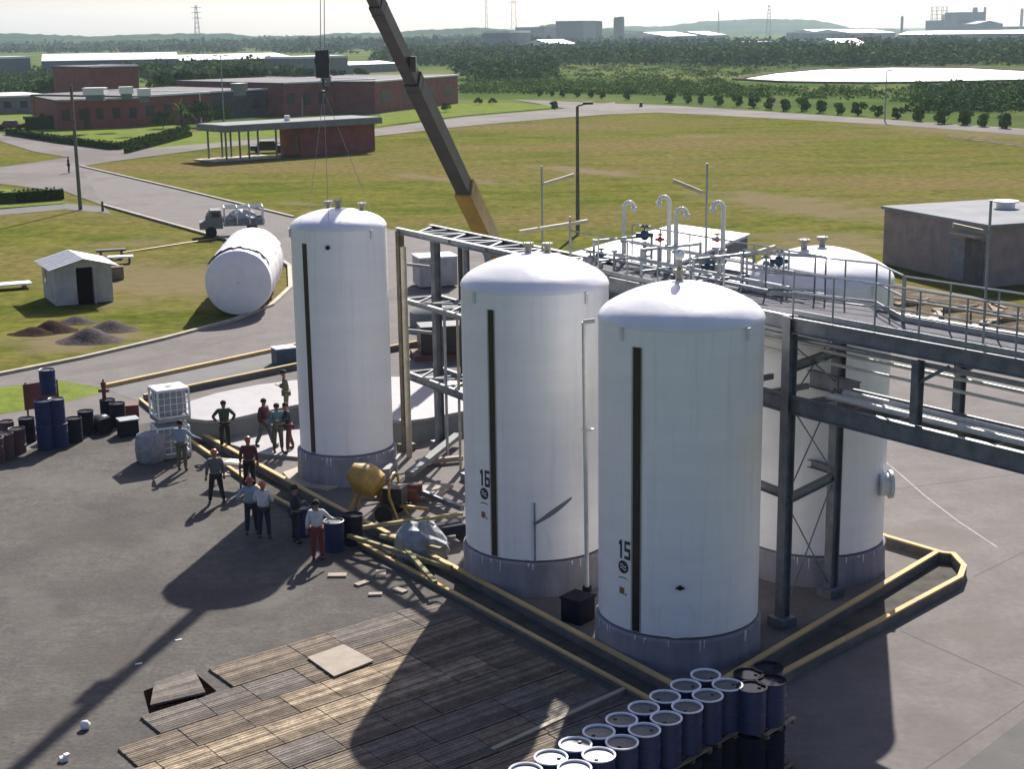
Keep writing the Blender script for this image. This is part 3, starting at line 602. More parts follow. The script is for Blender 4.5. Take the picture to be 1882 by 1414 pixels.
# fluorescent walkway lamps
def wlamp(pole, fa, fb, Y, lbl, z0=TOP):
    b_ = ZA(pole[0], pole[1], Y); o = empty('walkway_lamp', (b_.x, Y, z0)); OO = V((b_.x, Y, z0))
    tp = ZA(pole[0], pole[2], Y)-OO; A = ZA(*fa, Y)-OO; Bq = ZA(*fb, Y)-OO
    b = MB(); b.tube((0,0,0), (0,0,tp.z), .03, 8); nz = min(A, Bq, key=lambda v: abs(v.x)); b.tube((0,0,nz.z-.05), nz, .02, 6); b.build('pole', 'galv', o)
    b = MB(); b.beam(A, Bq, .16, .05); b.beam(A-V((0,0,.05)), Bq-V((0,0,.05)), .09, .05); b.build('lamp_housing', 'cream', o)
    return tag(o, lbl, 'lamp', 'tube lamps on thin poles along the walkway')
wlamp((997,470,305), (1000,337), (1055,320), 43.5, 'highest tube lamp on a thin pole behind tank 16')
wlamp((1048,470,398), (955,425), (1080,405), 43, 'long tube lamp low over the dome of tank 16')
wlamp((1297,490,300), (1237,330), (1290,352), 41, 'tilted tube lamp on a thin pole over the grass field')
wlamp((1322,490,468), (1268,482), (1322,470), 39.8, 'short tube lamp just above the dome of tank 15')
wlamp((1372,520,462), (1374,468), (1425,452), 39.4, 'tube lamp between tank 15 and the far right tank')
wlamp((1806,640,368), (1752,412), (1806,424), 31.2, 'tube lamp on the pole in front of the brown building')
# ---------------------------------------------------------------- crane
tip = ZA(588, -215, 48.9); base = ZA(941, 531, 71.5); bd = (base-tip)
cr_ = empty('mobile_crane', (base.x, base.y, 0)); CO = V((base.x, base.y, 0))
def boom(name, a, b_, w, h, m):
    p = tip+bd*a-CO; q_ = tip+bd*b_-CO; b = MB(); b.beam(p, q_, w, h)
    d = bd.normalized()
    b.beam(q_-d*.14, q_+d*.0, w+.07, h+.07); b.beam(p+d*.4, p+d*.5, w+.02, h+.02)
    return b.build(name, m, cr_)
boom('boom_section', 0, .22, .38, .44, 'crane_dark'); boom('boom_section', .21, .385, .45, .54, 'crane_dark'); boom('boom_section', .375, .665, .56, .66, 'crane_dark'); boom('boom_section', .66, .98, .72, .84, 'crane_yellow')
b = MB(); b.box(tip-CO+V((0,-.1,-.15)), (.5,.6,.6)); b.tube(tip-CO+V((-.25,-.2,-.25)), tip-CO+V((.25,-.2,-.25)), .28, 16); b.build('boom_head', 'crane_dark', cr_)
b = MB(); pj = tip+bd*.335-CO; b.box(pj+V((.32,0,-.1)), (.22,.5,.55)); b.build('boom_bracket', 'crane_dark', cr_)
b = MB(); b.tube(base-CO+V((-.8,-2.6,-.8)), tip+bd*.8-CO+V((0,0,-.4)), .16, 12); b.build('lift_cylinder', 'galv', cr_)
b = MB(); b.box((0,1.2,1.25), (2.5,10.5,.5)); b.box((0,1.2,.95), (1.2,10.5,.3)); b.build('chassis', 'crane_dark', cr_)
b = MB(); b.box((.2,.6,2.1), (2.3,3.6,1.1)); b.box((.2,2.2,2.0), (2.4,1.0,1.3)); b.build('turntable', 'crane_yellow', cr_)
b = MB(); b.box((-.75,-3.1,2.05), (.9,1.5,1.2)); b.build('operator_cab', 'crane_yellow', cr_); b = MB(); b.box((-.75,-3.87,2.2), (.8,.03,.7)); b.box((-1.22,-3.1,2.2), (.03,1.2,.7)); b.build('cab_window', 'glass', cr_)
for sx in (-1.1, 1.1):
    for sy in (-3.1,-1.8,2.8,4.2,5.6): b = MB(); b.tube((sx-.18,sy,.55), (sx+.18,sy,.55), .55, 20); b.tube((sx-.19,sy,.55),(sx+.19,sy,.55), .22, 10); b.build('wheel', 'tyre', cr_, True)
for sx in (-1, 1):
    for sy in (-4.3, 1.0): b = MB(); b.box((sx*1.9,sy,.9), (1.6,.3,.3)); b.tube((sx*2.6,sy,0), (sx*2.6,sy,.9), .09, 10); b.tube((sx*2.6,sy,.0),(sx*2.6,sy,.06), .3, 12); b.build('outrigger', 'crane_yellow', cr_)
tag(cr_, 'mobile crane behind the tanks, dark telescopic boom with yellow base section', 'crane')
_h = ZA(591,138,T18[1]); hk = empty('crane_hook', _h); d0 = _h.copy()
b = MB(); b.tube(V((0,0,.7)), tip+V((0,-.2,-.4))-d0, .014, 6); b.tube(V((.12,0,.7)), tip+V((.12,-.2,-.4))-d0, .014, 6); b.build('hoist_rope', 'galv', hk)
b = MB(); b.box((.05,0,.35), (.42,.26,.85)); b.tube((.05,-.16,.45),(.05,.16,.45), .24, 14); b.path([V((.05,0,-.1)),V((.05,0,-.3)),V((.17,0,-.4)),V((.12,0,-.52)),V((0,0,-.5))], .04, 8); b.build('hook_block', 'crane_dark', hk)
for a in (.6, 2.5, 4.6): MB().tube((.05,0,-.5), V((T18[0]+1.35*math.cos(a), T18[1]+1.35*math.sin(a), 8.3))-d0, .008, 6).build('sling', 'galv', hk)
tag(hk, 'crane hook and thin slings hanging over the narrow leftmost tank', 'hook')
# ---------------------------------------------------------------- white slabs behind the narrow tank
def slab(name, px, z, lbl, m='white_slab', m2='render_grey'):
    pts = [G(x, y, z) for x, y in px]; c = sum((p for p in pts), V((0,0,0)))/len(pts); c.z = 0
    o = empty(name, c); poly = [(p-c).to_2d() for p in pts]
    inn = [p*.965 for p in poly]
    MB().prism(inn, 0, z-.12).build('skirt', m2, o); MB().prism(poly, z-.12, z).build('top', m, o)
    return tag(o, lbl, 'slab')
slab('slab', [(335,742),(400,722),(470,708),(540,699),(640,694),(640,738),(545,744),(481,757),(421,771),(380,773),(345,769)], .85, 'large flat white slab behind the standing people, left of the narrow tank')
slab('slab', [(655,694),(900,690),(905,742),(850,756),(785,769),(745,774),(655,765)], .85, 'large flat white slab seen through the steel frame right of the narrow tank')
slab('slab', [(415,814),(452,792),(545,770),(620,790),(620,842),(545,840),(480,834)], .12, 'thin sunlit white slab the group of people stands on', 'white_slab', 'white_slab')
slab('slab', [(520,868),(570,850),(640,846),(660,880),(600,900),(540,892)], .06, 'pale slab fragment at the left foot of the narrow tank base', 'pale_kerb', 'pale_kerb')
# ---------------------------------------------------------------- skin-modifier people
def skin(name, verts, edges, radii, m, parent, root=0):
    me = bpy.data.meshes.new(name); me.from_pydata([tuple(v) for v in verts], edges, []); me.update()
    o = bpy.data.objects.new(name, me); col.objects.link(o); o.parent = parent
    md = o.modifiers.new('Skin', 'SKIN'); md.use_smooth_shade = True
    sv = me.skin_vertices[0].data
    for i, r_ in enumerate(radii): sv[i].radius = (r_, r_) if not isinstance(r_, tuple) else r_
    sv[root].use_root = True
    o.modifiers.new('Sub', 'SUBSURF').levels = 1; o.modifiers['Sub'].render_levels = 1
    me.materials.append(M[m]); SK.append(o); return o
SK = []
def person(foot, rz, shirt, trousers, hat, lbl, arms='down', stance=.12, lean=0., stride=0., z0=0., scale=1., hs=1., shorts=False):
    p = foot if isinstance(foot, Vector) else G(*foot, z0)
    o = empty('person', (p.x, p.y, z0), rz); s = scale
    hip = V((0,0,.93)); pel = V((0,0,1.0)); L = lean
    ch = V((0,-.10*L,1.28)); nk = V((0,-.22*L,1.50)); hd = V((0,-.28*L-.01,1.60)); top = V((0,-.30*L,1.70))
    kn = [V((sx*(.09+stance*.35), -.02-stride*sx*.12, .50)) for sx in (-1,1)]; an = [V((sx*(.08+stance*.7), -stride*sx*.28+.03, .08)) for sx in (-1,1)]; toe = [a+V((0,-.17,-.045)) for a in an]
    hj = [V((sx*.095, 0, .92)) for sx in (-1,1)]; sh = [V((sx*.185, ch.y*1.6, 1.43)) for sx in (-1,1)]
    def arm(sx):
        st = arms if isinstance(arms, str) else arms[0 if sx < 0 else 1]
        s_ = sh[0 if sx < 0 else 1]
        if st == 'down': return s_+V((sx*.07,.02,-.29)), s_+V((sx*.09,-.07,-.54))
        if st == 'hips': return s_+V((sx*.20,.06,-.24)), s_+V((sx*.05,-.10,-.42))
        if st == 'fwd': return s_+V((sx*.05,-.10,-.25)), s_+V((-sx*.02,-.34,-.22))
        if st == 'fold': return s_+V((sx*.09,-.05,-.27)), s_+V((-sx*.14,-.22,-.22))
        if st == 'up': return s_+V((sx*.18,-.10,.06)), s_+V((sx*.22,-.24,.28))
        return s_+V((sx*.16,-.08,-.22)), s_+V((sx*.30,-.24,-.32))
    v = [pel, ch, nk, hd, top]; e = [(0,1),(1,2),(2,3),(3,4)]; r = [(.15,.11),(.16,.11),.055,(.078,.095),(.055,.065)]
    for i, sx in enumerate((-1,1)):
        n0 = len(v); v += [hj[i], kn[i], an[i], toe[i]]; e += [(0,n0),(n0,n0+1),(n0+1,n0+2),(n0+2,n0+3)]; r += [.085,.06,.042,.035]
        el, ha = arm(sx); d = (ha-el).normalized(); pm = ha+d*.09
        n0 = len(v); v += [sh[i], el, ha, pm]; e += [(1,n0),(n0,n0+1),(n0+1,n0+2),(n0+2,n0+3)]; r += [.055,.042,.028,.034]
        side = d.cross(V((0,0,1))); side = side.normalized() if side.length > .2 else V((0,1,0))
        for k, (off, ln) in enumerate(((-.030,.065),(-.010,.078),(.010,.072),(.030,.055))):
            m0 = len(v); v += [pm+side*off+d*.03, pm+side*off+d*(.03+ln*.6), pm+side*off*.9+d*(.02+ln)+V((0,-.02,0))]; e += [(n0+3,m0),(m0,m0+1),(m0+1,m0+2)]; r += [.010,.009,.008]
        m0 = len(v); v += [ha+d*.04+side*-.035+V((0,-.02,0)), ha+d*.085+side*-.05+V((0,-.035,0))]; e += [(n0+3,m0),(m0,m0+1)]; r += [.011,.009]
    # face: nose and ears as small branches of the same surface
    n0 = len(v); v += [hd+V((0,-.105,.0)), hd+V((-.082,.0,.0)), hd+V((.082,.0,.0))]; e += [(3,n0),(3,n0+1),(3,n0+2)]; r += [.013,.012,.012]
    skin('body', v, e, r, 'skin', o)
    b = MB()
    for sx in (-1,1): b.blob((sx*.032, hd.y-.092, hd.z+.02), (.013,.008,.009), 8, 5)
    b.box((0, hd.y-.094, hd.z-.05), (.045,.01,.010)); b.build('face_features', 'hair', o)
    v = [pel+V((0,0,-.04)), ch, nk+V((0,0,-.04))]; e = [(0,1),(1,2)]; r = [(.175,.135),(.19,.135),.075]
    for i, sx in enumerate((-1,1)):
        el, ha = arm(sx); n0 = len(v); v += [sh[i], el, el.lerp(ha, .1 if hs < 1 else .85)]; e += [(1,n0),(n0,n0+1),(n0+1,n0+2)]; r += [.078,.062,.050]
    skin('shirt', v, e, r, shirt, o)
    v = [pel+V((0,0,.0))]; e = []; r = [(.165,.125)]
    for i in range(2):
        n0 = len(v); v += [hj[i], kn[i], kn[i].lerp(an[i], .92 if not shorts else .1)]; e += [(0,n0),(n0,n0+1),(n0+1,n0+2)]; r += [.108,.082,.066]
    skin('trousers', v, e, r, trousers, o)
    for i in range(2): skin('shoe', [an[i]+V((0,.03,.0)), toe[i]+V((0,0,.015))], [(0,1)], [.052,.046], 'boot', o)
    b = MB(); prof = [(.108,-.01),(.106,.04),(.085,.085),(.05,.112),(.005,.122)]
    b.lathe(prof, (0, hd.y, hd.z+.055), 16)
    if 'helmet' in hat: b.lathe([(.106,-.005),(.135,-.012),(.135,-.002),(.106,.006)], (0, hd.y-.012, hd.z+.055), 16)
    b.build('helmet' if 'helmet' in hat else 'hair', hat, o, True)
    o.scale = (s, s, s); return tag(o, lbl, 'person')
person((415,826), R(15), 'cloth_green', 'cloth_black', 'hair', 'person in dark green top and black trousers standing at the edge of the white slab', 'hips', .06, 0, 0, .1)
person((488,822), R(60), 'cloth_maroon', 'cloth_grey', 'hair', 'person in a maroon shirt walking on the white slab', 'down', .1, 0, 1., .1)
person((512,832), R(20), 'cloth_teal', 'cloth_olive', 'hair', 'person in a pale blue shirt standing beside the one in maroon', 'fold', .08, 0, 0, .1)
person((533,830), R(-70), 'cloth_navy', 'cloth_maroon', 'hair', 'person in a dark jacket leaning against the white tank with legs apart', 'fwd', .3, .3, .6, .1)
person((528,768), R(-80), 'cloth_olive', 'cloth_khaki', 'hair', 'person in olive clothes standing on the white slab beside the tank', 'fold', .08, .2, 0, .85)
person((336,866), R(170), 'cloth_lightblue', 'cloth_khaki', 'hair', 'person in a grey blue shirt and khaki trousers beside the grey sacks', 'out', .06)
person((399,926), R(200), 'cloth_grey', 'cloth_black', 'helmet_orange', 'person in a grey shirt and orange helmet standing on the sunlit yard', 'down', .2)
person((464,984), R(190), 'cloth_lightblue', 'cloth_navy', 'helmet_red', 'person in a pale blue shirt and red helmet, left of the pair', 'hips', .1)
person((487,992), R(170), 'cloth_white', 'cloth_navy', 'helmet_orange', 'person in a white shirt and orange helmet, right of the pair', 'fold', .1)
person((585,1031), R(185), 'cloth_white', 'cloth_red', 'hair', 'person in a white shirt and red trousers standing in the tank shadow', ('out','down'), .06)
person((545,1000), R(120), 'cloth_navy', 'cloth_navy', 'hair', 'person in dark blue clothes in the tank shadow beside the one in red trousers', 'fold', .08)
person((460,900), R(190), 'cloth_maroon', 'cloth_black', 'helmet_orange', 'person in dark clothes with orange helmet behind the pair in white shirts', 'down', .08)
person((127,318), R(120), 'cloth_maroon', 'cloth_black', 'hair', 'person in dark red crossing the road junction far left', 'down', .06)
# ---------------------------------------------------------------- small yard items
def drum(m='drum_blue', rim='drum_rim', lid='drum_lid', open_=True):
    o = empty('drum', (0,0,0)); r_ = .285
    prof = [(r_,0),(r_,.29),(r_+.012,.30),(r_,.31),(r_,.58),(r_+.012,.59),(r_,.60),(r_,.86)]
    MB().lathe(prof, n=28, cap0=True).build('shell', m, o, True)
    MB().lathe([(r_+.002,.855),(r_+.016,.862),(r_+.016,.885),(r_-.004,.89),(r_-.022,.88),(r_-.022,.85)], n=28).build('rim', rim, o, True)
    MB().lathe([(r_-.02,.85),(r_-.03,.845),(.01,.85)], n=28).tube((.14,0,.84),(.14,0,.875),.035,10).build('lid', lid, o)
    return o
def place(src, loc, rz, lbl, cat, group, name=None, first=[None]):
    c = copy_tree(src); c.location = loc; c.rotation_euler.z = rz; tag(c, lbl, cat, group); return c
protoA = drum(); protoB = drum('drum_dark', 'drum_dark', 'drum_dark'); protoE = drum('drum_blue', 'drum_dark', 'drum_dark'); protoC = drum('drum_maroon', 'drum_maroon', 'drum_dark')
row1 = [(1297,1240),(1260,1259),(1220,1279),(1181,1300),(1142,1322),(1103,1345),(1063,1369),(1015,1393),(966,1416)]
row2 = [(1337,1258),(1300,1278),(1262,1300),(1222,1322),(1182,1345),(1142,1367),(1102,1391),(1056,1411)]
ZT = 1.99; pts = []
r1 = [G(*p, ZT) for p in row1]; a, z_ = r1[0], r1[-1]; dr = (z_-a).normalized()
for row in (row1, row2):
    q0, q1 = G(*row[0], ZT), G(*row[-1], ZT); k = len(row)
    for i in range(k):
        p = q0.lerp(q1, i/(k-1)); pts.append(p)
for i, p in enumerate(pts):
    rw = 'back' if i < 9 else 'front'
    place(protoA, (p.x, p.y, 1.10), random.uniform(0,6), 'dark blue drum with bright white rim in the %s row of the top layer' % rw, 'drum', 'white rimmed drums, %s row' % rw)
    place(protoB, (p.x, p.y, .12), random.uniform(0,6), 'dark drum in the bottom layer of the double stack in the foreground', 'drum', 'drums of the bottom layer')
for (x, y) in ((1382,1262),(1418,1250),(1376,1238),(1412,1226)):
    p = G(x, y, ZT)
    place(protoE, (p.x, p.y, 1.10), 0, 'dark lidded drum without a white rim at the right end of the stack', 'drum', 'dark lidded drums at right')
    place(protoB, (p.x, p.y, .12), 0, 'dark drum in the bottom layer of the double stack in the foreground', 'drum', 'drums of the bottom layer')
def pallet(c, rz, L_=1.2, W_=1.2, m='wood'):
    b = MB()
    for k in range(7): b.box((0, -W_/2+.05+k*(W_-.1)/6, .108), (L_, .09, .02))
    for k in (-1,0,1): b.box((k*(L_/2-.06), 0, .055), (.09, W_, .085))
    o = b.build('pallet', m, None, False, c); o.rotation_euler.z = rz; return o
ang = math.atan2(dr.y, dr.x)
mid0 = (G(*row1[0], ZT)+G(*row2[0], ZT))/2; mid1 = (G(*row1[-2], ZT)+G(*row2[-1], ZT))/2
for k in range(4):
    p = mid0.lerp(mid1, (k+.12)/3.3)
    for z, lv in ((0., 'ground'), (.985, 'between the two layers')):
        tag(pallet((p.x, p.y, z-.003), ang), 'wooden pallet %s of the foreground drum stack' % ('on the ground under the bottom layer' if z == 0 else lv), 'pallet', 'pallets at ' + lv)
p = (G(1382,1262,ZT)+G(1412,1226,ZT))/2; tag(pallet((p.x, p.y, .982), ang+.0, 1.05, 1.05, 'wood_gold'), 'orange brown pallet between the dark lidded drums at right', 'pallet'); tag(pallet((p.x, p.y, -.003), ang, 1.05, 1.05), 'pallet on the ground under the dark lidded drums at right', 'pallet')
# left pile of drums and scrap
def scatter_drum(src, px, lbl, z=0., tilt=None, grp=None):
    g = G(*px, 0); c = place(src, (g.x, g.y, z), random.uniform(0,6), lbl, 'drum', grp)
    if tilt: c.rotation_euler = (tilt[0], tilt[1], tilt[2]); c.location.z = z+.3
    return c
protoD = drum('cloth_blue', 'drum_blue', 'drum_lid')
for px, z, l in (((85,826),0,'blue drum at the lower left of the tall drum pile'), ((112,822),0,'blue drum at the lower right of the tall drum pile'), ((100,806),0,'blue drum behind the two front drums of the pile'),
               ((85,826),.9,'blue drum stacked second high at left of the pile'), ((110,822),.9,'blue drum stacked second high at right of the pile'), ((97,812),1.8,'topmost blue drum of the left pile with pale lid')):
    scatter_drum(protoD, px, l, z)
for px, l in (((12,842),'maroon drum second from the left edge of the photo'), ((-6,850),'maroon drum cut by the left edge of the photo'), ((34,832),'dusty maroon drum beside the dark drum'), ((14,818),'maroon drum behind the front maroon ones')): scatter_drum(protoC, px, l)
for px, l in (((52,812),'black drum between the maroon and blue drums'), ((138,812),'black drum right of the blue pile'), ((160,798),'black drum near the pale sack'), ((200,776),'dark drum by the red post'), ((218,783),'dark drum in front of the red box')): scatter_drum(protoB, px, l)
for px, tl, l in (((180,790),(R(90),0,.6),'dark drum lying on its side near the red post'), ((70,800),(R(90),0,2.),'dark drum lying behind the blue pile')): scatter_drum(protoB, px, l, 0., tl)
for px, l in (((615,1012),'blue drum in the tank shadow right of the person in red trousers'), ((555,985),'blue drum behind the person in red trousers')): scatter_drum(protoD, px, l)
scatter_drum(protoB, (650,1000), 'dark drum standing at the foot of the yellow mixer')
for q_ in (protoA, protoB, protoC, protoD, protoE):
    for ch in list(q_.children): bpy.data.objects.remove(ch)
    bpy.data.objects.remove(q_)
def boxpile(px, items, name, lbl, cat='scrap'):
    g = G(*px); o = empty(name, (g.x, g.y, 0))
    for (nm, m, c, s_, rz) in items: MB().box(c, s_, rz).build(nm, m, o)
    return tag(o, lbl, cat)
g = G(80,775); o = empty('sign_board', (g.x, g.y, 0), R(38)); MB().box((0,0,1.05), (1.35,.05,1.0)).build('panel', 'red_paint', o); MB().box((-.55,.06,.8),(.06,.06,1.6)).build('post','steel_rusty',o); MB().box((.55,.06,.8),(.06,.06,1.6)).build('post','steel_rusty',o); tag(o, 'dark red metal board standing on the small lawn behind the drums', 'board')
g = G(195,775); o = empty('hydrant_post', (g.x, g.y, 0)); MB().tube((0,0,0),(0,0,1.35),.075,12).tube((0,0,1.35),(0,0,1.55),.10,12).build('post','red_paint',o,True); MB().tube((-.2,0,1.2),(.2,0,1.2),.06,10).build('outlet','red_paint',o,True); MB().tube((0,0,1.55),(0,0,1.65),.04,8).build('cap','red_paint',o); tag(o, 'tall dark red hydrant post left of the white cage tank', 'hydrant')
boxpile((242,768), [('body','red_paint',(0,0,.25),(.55,.5,.5),.3),('lid','rust',(0,0,.52),(.58,.53,.04),.3)], 'tool_box', 'dark red box right of the hydrant post', 'box')
boxpile((236,800), [('bag','drum_dark',(0,0,.3),(.7,.6,.6),.4),('sheet','tarp',(.02,0,.62),(.75,.62,.04),.5)], 'covered_crate', 'dark crate covered with a grey sheet left of the grey sack', 'crate')
boxpile((170,790), [('board','sheet_white',(0,0,.45),(1.2,.5,.04),.6),('leg','black',(0,.1,.2),(.9,.3,.4),.6)], 'scrap_bench', 'low black bench with a pale sheet on it, left of the red post', 'bench')
# cage tank (IBC)
g = G(316,838); o = empty('cage_tank', (g.x, g.y, 0), R(25))
g2 = G(312,838)
MB().box((0,0,.10), (1.15,1.0,.14)).build('pallet_base', 'galv', o)
for z0 in (.18, 1.32):
    pass
b = MB(); b.box((0,0,.68), (.92,.80,.86)); b.build('liquid_tank', 'sheet_grey', o); MB().tube((0,0,1.155),(0,0,1.2),.12,14).build('filler_cap','far_grey',o)
b = MB()
for z in (.2,.42,.65,.88,1.12):
    for sx in (-.55,.55): b.tube((sx,-.49,z),(sx,.49,z),.035 if z in (.2,1.12) else .014,6)
    for sy in (-.49,.49): b.tube((-.55,sy,z),(.55,sy,z),.035 if z in (.2,1.12) else .014,6)
for k in range(6):
    x = -.55+k*.22
    for sy in (-.49,.49): b.tube((x,sy,.18),(x,sy,1.14),.04 if k in (0,5) else .013,6)
for k in range(4):
    y = -.4+k*.27
    for sx in (-.55,.55): b.tube((sx,y,.18),(sx,y,1.14),.013,6)
b.build('cage', 'white', o); tag(o, 'caged white plastic tank standing behind the grey sack', 'cage tank', None)
c = copy_tree(o); c.location = (g.x-.05, g.y+.35, 1.22); c.rotation_euler.z = R(30); tag(c, 'white caged tank stacked on top of the other, with a pale top cover', 'cage tank')
MB().box((0,0,1.17), (1.14,1.0,.03)).build('cover', 'white', c)
g = G(278,848); o = MB(); o.lathe([(.02,0),(.42,.0),(.50,.12),(.52,.45),(.49,.8),(.44,.98),(.2,1.03),(.02,1.02)], n=20); o = o.build('bulk_sack', 'bag', None, True, (g.x,g.y,0)); tag(o, 'full grey bulk sack in front of the caged tanks', 'sack')
# papers, table of tools by the kerb
g = G(425,892); o = empty('work_table', (g.x,g.y,0), R(-20)); MB().box((0,0,.78),(1.1,.6,.05)).build('table_top','wood_pale',o)
for sx in (-.5,.5):
    for sy in (-.25,.25): MB().box((sx,sy,.38),(.05,.05,.76)).build('leg','wood',o)
MB().box((.15,0,.82),(.5,.4,.03)).build('paper','white',o); tag(o, 'small wooden work table with white papers behind the group', 'table')
g = G(430,872); o = MB().box((0,0,.02),(.9,.35,.04),.3).box((.1,.2,.06),(.7,.2,.04),.5).build('plank_pile','wood_pale',None,False,(g.x,g.y,0)); tag(o,'pale planks lying by the wall behind the work table','planks')
# concrete mixer
g = G(690,950); mx_ = empty('concrete_mixer', (g.x,g.y,0), R(-15))
b = MB(); b.lathe([(.20,-.55),(.42,-.42),(.50,-.1),(.50,.12),(.30,.48),(.26,.56)], n=28, cap0=True); 
for i, v in enumerate(b.v):
    vv = Matrix.Rotation(R(-62),3,'Y') @ V(v); b.v[i] = (vv.x-.25, vv.y, vv.z+1.15)
b.build('mixing_drum', 'machine_yellow', mx_, True)
b = MB()
for a in range(14):
    q_ = 2*math.pi*a/14; q2 = 2*math.pi*(a+1)/14
    f = lambda q3: V((.58*math.cos(q3), -.55, 1.0+.3*math.sin(q3)))
    b.tube(V((.62,.32*math.cos(q_)*1.4,.95+.45*math.sin(q_))), V((.62,.32*math.cos(q2)*1.4,.95+.45*math.sin(q2))), .045, 6)
b.build('tilting_wheel', 'machine_yellow', mx_)
b = MB()
for sx in (-.8,.9):
    for sy in (-.45,.45): b.beam((sx,sy,0),(sx*.55,sy*.5,.85),.07,.07)
b.beam((-.7,0,.8),(.8,0,.8),.1,.1); b.beam((.8,0,.4),(1.7,0,.35),.09,.09); b.build('frame','machine_yellow',mx_)
MB().box((.65,0,.75),(.6,.55,.5)).build('engine_housing','strip',mx_)
for sy in (-.6,.6): MB().tube((.5,sy-.07,.28),(.5,sy+.07,.28),.28,18).build('wheel','tyre',mx_,True)
tag(mx_, 'yellow concrete mixer in front of the narrow tank base', 'concrete mixer')
g = G(735,925); o = empty('steel_trough',(g.x,g.y,0),R(-12)); MB().box((0,0,.25),(1.3,.6,.06)).box((0,.3,.38),(1.3,.05,.3)).box((0,-.3,.38),(1.3,.05,.3)).build('trough','rust',o); MB().box((-.5,0,.11),(.1,.6,.22)).box((.5,0,.11),(.1,.6,.22)).build('stand','rust',o); tag(o,'rusty red trough right of the yellow mixer','trough')
g = G(735,905); o = MB().prism([(-1.2,-.8),(1.2,-1.0),(1.7,.5),(-.8,.9)],.01,.10).build('mixing_board','wood_pale',None,False,(g.x,g.y,0)); tag(o,'pale mixing board lying behind the rusty trough','board')
# tarp covered pile near the outer wall
g = G(772,1030); o = MB(); o.blob((0,0,.0),(.78,.7,.85),16,10,.13); o = o.build('covered_pile','tarp',None,False,(g.x,g.y+.3,.15)); tag(o,'heap covered with a crumpled grey tarpaulin beside tank 16','tarpaulin')
for (a_, b__, z, l) in (((650,972),(850,945),.5,'long yellow green timber in front of tank 16 base'), ((640,985),(830,1045),.42,'yellow timber on the outer wall'), ((700,985),(810,1010),.5,'short yellow timber under the grey tarpaulin'), ((745,1010),(800,1072),.45,'yellow timber leaning beside the covered heap')):
    p0, p1 = G(*a_, z), G(*b__, z); c = (p0+p1)/2; o = MB().beam(p0-c, p1-c, .12,.10).build('timber','timber_yellow',None,False,c); tag(o,l,'timber')
g = G(825,1000); o = empty('barrow',(g.x,g.y,0),R(30)); MB().prism([(-.4,-.25),(.4,-.3),(.4,.3),(-.4,.25)],.35,.6).build('tray','drum_dark',o); MB().tube((.45,-.05,.2),(.45,.05,.2),.2,14).build('wheel','tyre',o); MB().beam((-1.,-.25,.55),(.45,-.1,.3),.04,.04).beam((-1.,.25,.55),(.45,.1,.3),.04,.04).build('handle','steel',o); tag(o,'dark wheelbarrow next to the covered heap','wheelbarrow')
for k,(px,s_) in enumerate((((620,1060),.5),((665,1075),.4),((700,1058),.55),((735,1088),.4),((690,1095),.35))):
    g = G(*px); o = MB().box((0,0,.03),(s_,s_*.5,.06),k*.8).build('offcut','wood_pale',None,False,(g.x,g.y,0)); tag(o,'pale wood offcut lying in the steel frame shadow','offcut','wood offcuts in the frame shadow')
# rocks / trash left foreground
g = G(157,1342); o = MB().blob((0,0,.10),(.12,.09,.11),10,7,.1).build('bottle_bag','white',None,True,(g.x,g.y,0)); tag(o,'small white bag lying on the yard at lower left','bag')
g = G(118,1400); o = MB().box((0,0,.05),(.16,.12,.10),.4).box((.05,.03,.12),(.1,.1,.05),.9).build('paper_scrap','white',None,False,(g.x,g.y,0)); tag(o,'white paper scrap at the lower left corner of the plank panels','litter')
for px in ((255,1222),(328,1178)):
    g = G(*px); o = MB().box((0,0,.01),(.16,.05,.02),.5).build('paper_scrap','white',None,False,(g.x,g.y,.004)); tag(o,'tiny white scrap lying on the sunlit yard','litter','tiny scraps on the yard')
